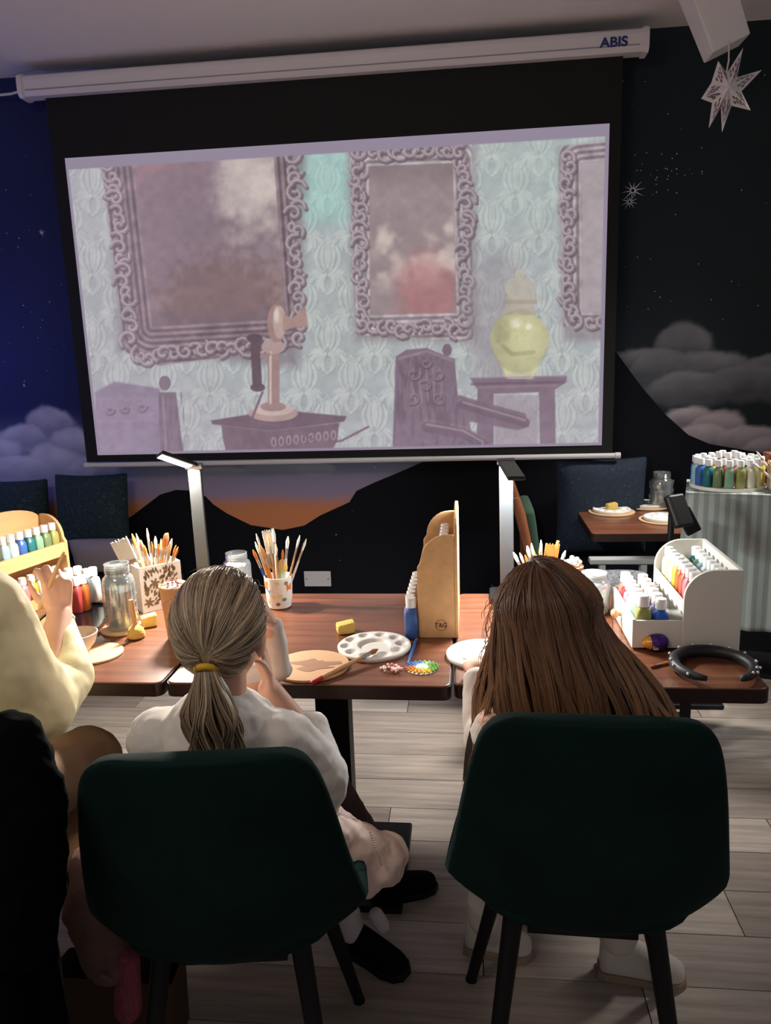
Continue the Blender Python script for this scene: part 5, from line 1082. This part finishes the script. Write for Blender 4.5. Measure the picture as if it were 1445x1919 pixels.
sl_ = [((-1.15, 1.41, 1.02), (-1.10, 1.36, 0.66), 0.15, 0.165), ((-1.31, 1.42, 1.045), (-1.005, 1.42, 1.04), 0.082, 0.082), ((-1.00, 1.44, 1.02), (-0.945, 1.49, 0.78), 0.080, 0.074), ((-0.945, 1.49, 0.78), (-0.94, 1.60, 0.80), 0.072, 0.060), ((-0.94, 1.60, 0.81), hw_+Vector((0, -0.012, -0.035)), 0.060, 0.040), ((-1.32, 1.43, 1.03), (-1.39, 1.55, 0.78), 0.075, 0.065), ((-1.39, 1.55, 0.78), (-1.24, 1.75, 0.80), 0.06, 0.042), ((-1.0, 1.33, 0.66), (-0.97, 1.36, 0.63), 0.055, 0.045)]
blob('jacket', sl_, m_yel, g3, 0.0075, 4, (0.10, 0.020), O3)
cf = MB(); dv_ = (hw_-Vector((-0.912, 1.60, 0.81))).normalized(); cu_ = dv_.orthogonal().normalized(); cv_ = dv_.cross(cu_); cc_ = hw_+Vector((0, -0.012, -0.035))+dv_*0.018
cf.tube([cc_-O3+(cu_*math.cos(a)+cv_*math.sin(a))*0.035 for a in [2*PI*i/20 for i in range(21)]], 0.008, 8, cap=False); cf.build('cuff', m_yel, g3, smooth='all')
blob('trousers', [((-1.04, 1.40, 0.57), (-1.0, 1.52, 0.56), 0.098, 0.09), ((-1.0, 1.52, 0.56), (-0.985, 1.72, 0.54), 0.09, 0.075), ((-1.20, 1.36, 0.55), (-1.25, 1.72, 0.53), 0.1, 0.075), ((-0.965, 1.72, 0.53), (-1.0, 1.74, 0.11), 0.07, 0.055), ((-1.25, 1.72, 0.53), (-1.26, 1.74, 0.11), 0.07, 0.055), ((-1.18, 1.36, 0.56), (-1.03, 1.36, 0.56), 0.11, 0.11)], m_tan2, g3, 0.008, 4, (0.08, 0.012), O3)
shoe((-1.0, 1.80, 0), (0.1, 1), 0.26, m_blackc, m_iron, g3, O3); shoe((-1.26, 1.80, 0), (0, 1), 0.26, m_blackc, m_iron, g3, O3)
blob('hair', [('e', H3+Vector((0, -0.012, 0.025)), (0.094, 0.105, 0.10)), ((-1.16, 1.37, 1.28), (-1.16, 1.34, 1.12), 0.07, 0.05)], mat('hair_base', (86, 64, 48)), g3, 0.008, 3, (0.02, 0.01), O3)
bt0 = W(88, 1108, 1.685); bt1 = W(117, 1042, 1.70)
brush(bt1+(bt1-bt0)*0.12, bt0-(bt1-bt0)*0.55, 0, 'tan', 'pale wooden brush held in the fist at the left', None, 0.0048, 0.7, 0.14)
# chair seat behind that person, black coat hung over it
sc = thing('wooden_chair', 'wooden chair under the person in the yellow jacket', 'chair', (-1.12, 1.42, 0)); m_ch = mat('chair_wood', (172, 136, 100), 0.5, noise=((3, 30, 30), 0.15, 4))
bevel(MB().box((0.01, 0, 0.435), (0.44, 0.42, 0.03)).build('seat', m_ch, sc), 0.01)
for sx in (-1, 1):
    for sy in (-1, 1): MB().tube([(sx*0.18, sy*0.17, 0.42), (sx*0.2, sy*0.19, 0.0)], [0.018, 0.014], 10).build('leg', m_ch, sc, smooth=True)
    MB().tube([(sx*0.19, -0.19, 0.42), (sx*0.19, -0.25, 0.85)], [0.016, 0.014], 10).build('back_post', m_ch, sc, smooth=True)
MB().box((0, -0.245, 0.80), (0.40, 0.018, 0.07), Matrix.Rotation(0.13, 3, 'X')).build('back_rail', m_ch, sc)
# black coat: a hanging sheet of folds
ns, nt_ = 48, 30; TT, SS = np.meshgrid(np.linspace(0, 1, nt_), np.linspace(0, 2*PI, ns, endpoint=False), indexing='ij')
ztop = 0.93
cx = -0.935-0.0*TT; rx = 0.13+0.075*TT**0.7-0.03*(TT > 0.95); ry = 0.07+0.03*TT
fold = 1+0.09*np.sin(SS*7+TT*3)+0.05*np.sin(SS*13-TT*5)
cxx = -0.955+0.05*np.sin(PI*np.clip(TT*1.15, 0, 1))
Xc = cxx+rx*np.cos(SS)*fold; Yc = 1.09+ry*np.sin(SS)*fold; Zc = ztop-TT*0.905+0.02*np.sin(SS*5)*(TT > 0.9)-0.05*(np.cos(SS) > 0)*np.cos(SS)*(1-TT)
V_ = np.stack([Xc, Yc, Zc], -1).reshape(-1, 3).tolist(); F_ = [(i*ns+j, i*ns+(j+1) % ns, (i+1)*ns+(j+1) % ns, (i+1)*ns+j) for i in range(nt_-1) for j in range(ns)]+[tuple(range(ns))]
co = thing('hanging_coat', 'long black coat hanging at the lower left corner', 'coat', (-0.95, 1.09, 0.02))
subd(MB().add([Vector(v)-Vector(co.location) for v in V_], F_).build('coat_body', mat('black_coat', (5, 5, 6), 0.95, bump=(40, 0.2), spec=0.08), co, smooth='all'))
blob('coat_sleeve', [(W(25, 1390, 1.06), W(60, 1540, 1.04), 0.05, 0.06), (W(60, 1540, 1.04), W(40, 1750, 1.04), 0.06, 0.06)], MATS['black_coat'], co, 0.008, 4, (0.05, 0.02), co.location)
# pink jackets
m_pink = mat('pink_jacket', (236, 206, 192), 0.85, bump=(40, 0.12)); m_fleece = mat('pink_fleece', (238, 206, 194), 0.95, bump=(220, 0.8))
jk = thing('pink_jacket', 'pink jacket with fleece lining draped off the right of the chair seat', 'jacket', (-0.27, 1.45, 0.5)); OJ = Vector(jk.location)
blob('jacket_body', [(W(600, 1560, 1.40), W(690, 1600, 1.46), 0.05, 0.055), (W(690, 1600, 1.46), W(712, 1612, 1.47), 0.055, 0.058), (W(640, 1650, 1.38), W(690, 1655, 1.42), 0.03, 0.032)], m_pink, jk, 0.006, 4, (0.04, 0.014), OJ)
blob('sleeve', [(W(705, 1608, 1.47), W(725, 1600, 1.50), 0.056, 0.05)], m_pink, jk, 0.006, 3, (0.05, 0.008), OJ)
blob('fleece_collar', [(W(610, 1530, 1.42), W(640, 1545, 1.44), 0.03, 0.028), (W(640, 1545, 1.44), W(668, 1560, 1.45), 0.026, 0.022)], m_fleece, jk, 0.006, 1, (0.012, 0.012), OJ)
zp = MB()
for k in range(14): p = W(694+k*1.6, 1560+k*4.6, 1.405)-OJ; zp.box(p, (0.004, 0.003, 0.002))
tag(zp.build('zip_teeth', mat('zip_metal', (190, 160, 140), 0.4, 0.6), jk), kind='stuff')
rg_ = MB(); c0 = W(668, 1668, 1.36)-OJ; rg_.tube([c0+Vector((0.011*math.cos(a), 0, 0.011*math.sin(a))) for a in [2*PI*i/18 for i in range(19)]], 0.0022, 6, cap=False); rg_.build('ring_pull', mat('zip_metal', (190, 160, 140)), jk, smooth='all')
jl = thing('pink_jacket', 'dusky pink jacket sleeve hanging low at the left of the chair', 'jacket', (-0.74, 1.3, 0.2)); OJ = Vector(jl.location)
blob('jacket_body', [(W(175, 1620, 1.34), W(165, 1700, 1.32), 0.045, 0.05), (W(170, 1700, 1.32), W(205, 1800, 1.30), 0.05, 0.052)], mat('dusky_pink', (120, 88, 80), 0.85, bump=(40, 0.12)), jl, 0.006, 4, (0.05, 0.02), OJ)
blob('knit_cuff', [(W(238, 1800, 1.29), W(240, 1890, 1.28), 0.026, 0.028)], mat('pink_knit', (150, 72, 84), 0.9, noise=((200, 200, 30), 0.25, 1)), jl, 0.005, 2, None, OJ)
MB().box(W(200, 1833, 1.235)-OJ, (0.022, 0.003, 0.008), Matrix.Rotation(0.5, 3, 'Y')).build('zip_pull', MATS['zip_metal'], jl)
bg = thing('paper_bag', 'dark brown bag standing on the floor at lower left', 'bag', (-0.80, 1.42, 0)); m_bag = mat('bag_brown', (74, 50, 34), 0.8)
V_ = [(-0.13, -0.06, 0), (0.13, -0.06, 0), (0.13, 0.06, 0), (-0.13, 0.06, 0), (-0.145, -0.05, 0.2), (0.14, -0.045, 0.19), (0.14, 0.05, 0.2), (-0.14, 0.045, 0.19)]
bevel(MB().add(V_, [(3, 2, 1, 0), (0, 1, 5, 4), (1, 2, 6, 5), (2, 3, 7, 6), (3, 0, 4, 7)]).build('bag_body', m_bag, bg), 0.006)
# ------------------------------------------------------------------ background: benches, cushions, far tables, cloth-covered cart
m_bench = mat('bench_dark', (24, 26, 32), 0.8)
def pillow(name, c, w_, h, t, rx, rz, m_, label, cat='cushion', grp=None):
    n = 12; us = np.linspace(-1, 1, n); V_ = []; F_ = []
    for sg in (1, -1):
        for v in us:
            for u_ in us:
                k = (max(0, 1-abs(u_)**2.6)*max(0, 1-abs(v)**2.6))**0.45; pin = 1-0.07*(1-abs(v)**2)*abs(u_)**3; pin2 = 1-0.07*(1-abs(u_)**2)*abs(v)**3
                V_.append((u_*w_/2*pin, sg*t/2*k, v*h/2*pin2))
    for s_ in range(2):
        for i in range(n-1):
            for j in range(n-1): a = s_*n*n+i*n+j; F_.append((a, a+1, a+n+1, a+n) if s_ else (a, a+n, a+n+1, a+1))
    b = MB().add(V_, F_); me = b.mesh(name, m_, True); o = bpy.data.objects.new(name, me); COL.objects.link(o)
    bm = bmesh.new(); bm.from_mesh(me); bmesh.ops.remove_doubles(bm, verts=bm.verts, dist=0.0005); bm.to_mesh(me); bm.free(); subd(o)
    o.location = c; o.rotation_euler = (rx, 0, rz); return tag(o, label, cat, grp)
def bench(x0, x1, label):
    t = thing('wall_bench', label, 'bench', ((x0+x1)/2, 3.675, 0), 0, 'padded benches along the mural wall')
    bevel(MB().box((0, 0, 0.2), (x1-x0, 0.32, 0.4)).build('bench_base', m_bench, t), 0.01); bevel(MB().box((0, -0.01, 0.435), (x1-x0, 0.33, 0.07)).build('seat_pad', mat('bench_pad', (26, 34, 44), 0.85), t), 0.02, 3)
bench(-3.3, -1.52, 'low dark padded bench along the wall at left'); bench(0.34, 1.9, 'low dark padded bench along the wall at right')
def pattern(name, base, thread, scale=60, thr=0.02):
    M = mat(name, base, 0.85); nt = M.node_tree; N = nt.nodes; L_ = nt.links; tc = N.new('ShaderNodeTexCoord'); nz = N.new('ShaderNodeTexNoise'); nz.inputs['Scale'].default_value = scale; nz.inputs['Detail'].default_value = 1.0; nz.inputs['Distortion'].default_value = 1.5
    L_.new(tc.outputs['Object'], nz.inputs['Vector']); s_ = N.new('ShaderNodeMath'); s_.operation = 'SUBTRACT'; s_.inputs[1].default_value = 0.5; L_.new(nz.outputs['Fac'], s_.inputs[0]); a = N.new('ShaderNodeMath'); a.operation = 'ABSOLUTE'; L_.new(s_.outputs[0], a.inputs[0])
    lt = N.new('ShaderNodeMath'); lt.operation = 'LESS_THAN'; lt.inputs[1].default_value = thr; L_.new(a.outputs[0], lt.inputs[0]); mx = N.new('ShaderNodeMix'); mx.data_type = 'RGBA'; L_.new(lt.outputs[0], mx.inputs[0]); mx.inputs[6].default_value = (*lin(base), 1); mx.inputs[7].default_value = (*lin(thread), 1); L_.new(mx.outputs[2], N['Principled BSDF'].inputs['Base Color'])
    return M
m_cu = pattern('teal_cushion', (20, 42, 48), (58, 92, 92), 34, 0.012)
pillow('back_cushion', (-1.925, 3.70, 0.745), 0.42, 0.46, 0.15, -0.12, 0.0, m_cu, 'square dark teal cushion with leaf threads behind the left tables', grp='dark cushions along the wall')
pillow('back_cushion', (-2.36, 3.70, 0.73), 0.42, 0.44, 0.15, -0.12, 0.06, m_cu, 'dark teal cushion behind the far jar at left edge', grp='dark cushions along the wall')
pillow('back_cushion', (0.62, 3.72, 0.76), 0.46, 0.50, 0.15, -0.1, 0.0, pattern('navy_cushion', (18, 32, 48), (40, 64, 84), 34, 0.012), 'large navy leaf-patterned cushion behind the far table at right', grp='dark cushions along the wall')
pillow('seat_cushion', (-1.80, 3.56, 0.57), 0.40, 0.19, 0.13, 0.25, 0.0, mat('grey_linen', (150, 140, 146), 0.9, bump=(90, 0.1)), 'pale grey cushion lying on the left bench')
# far tables
table(0.50, 1.10, 3.20, 3.64, 'far dark table at right, set with plates and a jar', [0.05], oy=-0.09)
table(-3.0, -2.02, 2.95, 3.45, 'far dark table at left edge, carrying a glass jar', [0.0], oy=-0.02)
q = T(27, 946); jar((q.x, min(q.y, 3.4), TZ+0.0005), 0.13, 0.04, 'small glass jar standing on the far left table', 0.5, m_gl)
def place_set(px, py, sponge, lab):
    q = T(px, py); c = Vector((q.x, q.y, TZ+0.0005)); disc('place_board', c, 0.105, 0.006, m_cork, 'round wooden board under the %s palette on the far table' % lab, 'board', 'boards on the far table')
    palette(c+Vector((0, 0, 0.0065)), 0.086, 'white palette, the %s one on the far table' % lab)
    if sponge: chunk(c+Vector((0, 0, 0.013)), (0.05, 0.04, 0.03), 0.2, 'yellow sponge lying on a palette on the far table', 5)
place_set(1146, 960, True, 'sponge-topped'); place_set(1213, 949, False, 'rear'); place_set(1243, 975, False, 'front right')
q = T(1238, 951); jc = Vector((q.x, q.y, TZ+0.0005)); jar(jc, 0.17, 0.052, 'patterned glass jar on the far table at right', 0.45, m_gl, 90)
# far wooden chair with green back, seen from its side
wc = thing('wooden_armchair', 'curved brown wooden chair with green padded back by the far table', 'chair', (0.37, 3.30, 0), -PI/2, None); m_brn = mat('walnut', (130, 76, 46), 0.4, noise=((20, 20, 4), 0.2, 4)); m_grn = mat('green_pad', (34, 62, 44), 0.85)
for sx in (-1, 1):
    MB().tube([(sx*0.19, -0.14, 0.0), (sx*0.19, -0.12, 0.45), (sx*0.2, -0.13, 0.68), (sx*0.2, -0.17, 0.86), (sx*0.2, -0.185, 0.925)], [0.015, 0.02, 0.018, 0.022, 0.014], 10).build('back_post', m_brn, wc, smooth=True)
    MB().tube([(sx*0.18, 0.16, 0.0), (sx*0.18, 0.15, 0.44)], [0.013, 0.018], 10).build('leg', m_brn, wc, smooth=True)
subd(MB().box((0, -0.115, 0.70), (0.36, 0.06, 0.34), Matrix.Rotation(0.12, 3, 'X'), 0.02).build('back_pad', m_grn, wc, smooth='all')); bevel(MB().box((0, 0.01, 0.46), (0.40, 0.36, 0.06)).build('seat', m_grn, wc), 0.02, 3)
# patterned silver cushion on a black stool, white bar stool beyond
stl = thing('low_stool', 'low black stool under the silver patterned cushion', 'stool', (0.50, 2.80, 0)); bevel(MB().box((0, 0, 0.47), (0.26, 0.26, 0.04)).build('seat', m_iron, stl), 0.01)
for sx in (-1, 1):
    for sy in (-1, 1): MB().tube([(sx*0.10, sy*0.10, 0.46), (sx*0.11, sy*0.11, 0.0)], 0.012, 8).build('leg', m_iron, stl)
pillow('silver_cushion', (0.50, 2.80, 0.615), 0.26, 0.24, 0.12, 0.5, 0.1, pattern('silver_weave', (120, 120, 122), (58, 58, 62), 60, 0.03), 'silver grey patterned cushion beyond the right table')
ws = thing('white_stool', 'white wooden stool standing under the far table', 'stool', (0.60, 3.055, 0)); m_wood_w = mat('white_wood', (150, 148, 146), 0.6)
bevel(MB().box((0, 0, 0.675), (0.26, 0.05, 0.022)).build('seat', m_wood_w, ws), 0.004)
for sx in (-1, 1):
    for sy in (-1, 1): MB().box((sx*0.08, sy*0.012, 0.331), (0.022, 0.022, 0.66)).build('leg', m_wood_w, ws)
# cart with striped cloth
FL = W(1288, 924, 2.85); CT = FL.z; CRZ = -0.27
CX0, CX1, CY0, CY1 = 0.0, 0.62, 0.0, 0.28
MC = Matrix.Translation((FL.x, FL.y, 0)) @ Matrix.Rotation(CRZ, 4, 'Z')
ccen = MC @ Vector((CX1/2, CY1/2, 0))
ct = thing('serving_cart', 'black serving cart beneath the striped cloth at right', 'cart', ccen, CRZ); hx, hy = (CX1-CX0)/2-0.03, (CY1-CY0)/2-0.03
MB().box((0, 0, CT-0.02), (2*hx+0.04, 2*hy+0.04, 0.03)).build('cart_top', m_iron, ct); MB().box((0, 0, 0.30), (2*hx, 2*hy, 0.02)).build('cart_shelf', m_iron, ct)
for sx in (-1, 1):
    for sy in (-1, 1): MB().box((sx*hx, sy*hy, (CT-0.035)/2), (0.04, 0.04, CT-0.037)).build('leg', m_iron, ct)
p_leg = T(1430, 1388, 0.0)
path = [(CX1, CY0), (CX0+0.02, CY0), (CX0, CY0+0.02), (CX0, CY1)]
n = 170; zz = np.linspace(CT+0.002, 0.50, 26); PX = []
segs = [(Vector(a), Vector(b_)) for a, b_ in zip(path[:-1], path[1:])]; tot = sum((b_-a).length for a, b_ in segs)
for i in range(n):
    d_ = tot*i/(n-1)
    for a, b_ in segs:
        l_ = (b_-a).length
        if d_ <= l_+1e-6: p = a+(b_-a)*(d_/l_ if l_ else 0); nn = Vector(((b_-a).y, -(b_-a).x)).normalized(); break
        d_ -= l_
    nn = -nn if (p+nn*0.01-Vector(((CX0+CX1)/2, (CY0+CY1)/2))).length < (p-Vector(((CX0+CX1)/2, (CY0+CY1)/2))).length else nn
    PX.append((p, nn, tot*i/(n-1)))
Xg = np.zeros((len(zz), n)); Yg = Xg.copy(); Zg = Xg.copy()
for j, z in enumerate(zz):
    dn = (CT-z)/0.5
    for i, (p, nn, d_) in enumerate(PX): k = 0.004+0.010*dn*(1+math.sin(d_*52+0.6*math.sin(d_*9)))+0.012*dn; Xg[j, i] = p.x+nn.x*k; Yg[j, i] = p.y+nn.y*k; Zg[j, i] = z-0.012*dn*math.sin(d_*6)
Ms = mat('striped_cloth', (170, 176, 170), 0.9); nt = Ms.node_tree; N = nt.nodes; tc = N.new('ShaderNodeTexCoord'); wv = N.new('ShaderNodeTexWave'); wv.wave_type = 'BANDS'; wv.bands_direction = 'X'; wv.inputs['Scale'].default_value = 9.0; wv.inputs['Distortion'].default_value = 0.3
nt.links.new(tc.outputs['Object'], wv.inputs['Vector']); rp_ = N.new('ShaderNodeValToRGB'); rp_.color_ramp.elements[0].position = 0.3; rp_.color_ramp.elements[1].position = 0.7; rp_.color_ramp.elements[0].color = (*lin((128, 136, 130)), 1); rp_.color_ramp.elements[1].color = (*lin((156, 162, 155)), 1)
nt.links.new(wv.outputs['Fac'], rp_.inputs['Fac']); nt.links.new(rp_.outputs['Color'], N['Principled BSDF'].inputs['Base Color'])
cl_ = thing('striped_cloth', 'pale grey striped tablecloth hanging down the cart at right', 'tablecloth', Vector((ccen.x, ccen.y, CT)), CRZ); OC = Vector((CX1/2, CY1/2, CT))
g_ = grid('cloth_skirt', Xg-OC.x, Yg-OC.y, Zg-OC.z, Ms, None, cl_); sf = g_.modifiers.new('solid', 'SOLIDIFY'); sf.thickness = 0.003
MB().box((0, 0, 0.0), (CX1-CX0+0.01, CY1-CY0+0.01, 0.006)).build('cloth_top', Ms, cl_)
# round caddy of bottles on the cart
cc = MC @ Vector((0.135, 0.15, CT+0.0035)); cd_ = thing('bottle_caddy', 'round wooden turntable of paint bottles on the cart', 'turntable', cc)
MB().lathe([(0.13, 0), (0.13, 0.012)], 36).build('turntable_plate', m_lat, cd_, smooth=True); MB().lathe([(0.05, 0.0125), (0.05, 0.03)], 24).build('centre_ring', m_lat, cd_, smooth=True)
for ring, (R_, n_, nm) in enumerate(((0.112, 19, 'outer'), (0.072, 12, 'middle'), (0.034, 5, 'inner'))):
    ks = ['pale blue', 'blue', 'teal', 'sage green', 'mint green', 'olive green', 'cream', 'pale yellow', 'yellow', 'orange', 'coral', 'red', 'brown', 'mauve', 'pink', 'lilac', 'white', 'dark grey', 'bright blue']
    for i in range(n_):
        a = PI*1.0+2*PI*i/n_; k = ks[(i*(1 if ring == 0 else 3)+ring*5) % len(ks)]; z = 0.0125 if ring < 2 else 0.0305
        bottle(cc+Vector((R_*math.cos(a), R_*math.sin(a), z)), k, '%s bottle in the %s ring of the turntable on the cart%s' % (k, nm, '' if n_ <= 19 else ''), 'bottles on the turntable', 0.95, a)
# white brush box at the right edge of the cart
hb_ = MC @ Vector((0.335, 0.11, CT+0.0035)); wb = thing('brush_box', 'white crossed-panel box of brushes at the right edge on the cart', 'brush box', hb_); s_ = 0.11
for x in (-1, 1): MB().box((x*0.052, 0, 0.05), (0.005, 0.099, 0.1)).build('side_panel', m_lat, wb)
for y in (-1, 1): MB().box((0, y*0.052, 0.05), (0.109, 0.005, 0.1)).build('side_panel', m_lat, wb)
MB().box((0, 0, 0.003), (0.1, 0.1, 0.005)).build('base_panel', m_lat, wb)
for sg in (1, -1): MB().box((0, -0.0555, 0.05), (0.115, 0.002, 0.006), Matrix.Rotation(sg*0.72, 3, 'Y')).build('cross_strip', mat('cross_grey', (150, 146, 140), 0.7), wb)
brush_fan(hb_, hb_.z+0.006, [(1418, 846, 3, 'white', 0.0), (1424, 860, 0, 'tan', 0.02), (1430, 864, 0, 'white', -0.01), (1436, 866, 1, 'brown', 0.0), (1441, 862, 0, 'tan', 0.02), (1412, 868, 3, 'white', -0.02), (1446, 858, 0, 'white', 0.0)], hb_.y, 'in the white box on the cart', 'brushes in the box on the cart')
bk = thing('wooden_block', 'brown wooden block behind the turntable on the cart', 'block', MC @ Vector((0.31, 0.225, CT+0.0035))); bevel(MB().box((0, 0, 0.06), (0.10, 0.06, 0.12)).build('block_body', m_brn, bk), 0.006)
# black card reader on a stand
ph = W(1262, 955, 2.62); cr = thing('card_reader_stand', 'black tilted card reader on a thin stand before the striped cloth', 'card reader', (ph.x+0.005, 2.66, 0)); OP = Vector(cr.location)
MB().lathe([(0.10, 0), (0.10, 0.008), (0.02, 0.018)], 24).build('stand_base', m_iron, cr, smooth=True); MB().tube([(0, 0, 0.012), (0, 0, ph.z-0.02)], 0.011, 10).build('stand_pole', m_iron, cr, smooth=True)
RT = Matrix.Rotation(0.55, 3, 'Z') @ Matrix.Rotation(-0.5, 3, 'X')
bevel(MB().box(ph-OP+Vector((0.012, -0.02, 0)), (0.075, 0.03, 0.115), RT).build('reader_body', mat('reader_black', (10, 10, 11), 0.35), cr), 0.01, 3)
bevel(MB().box(ph-OP+Vector((0.05, 0.0, -0.04)), (0.05, 0.02, 0.09), Matrix.Rotation(-0.5, 3, 'Y')).build('reader_bracket', MATS['reader_black'], cr), 0.004)
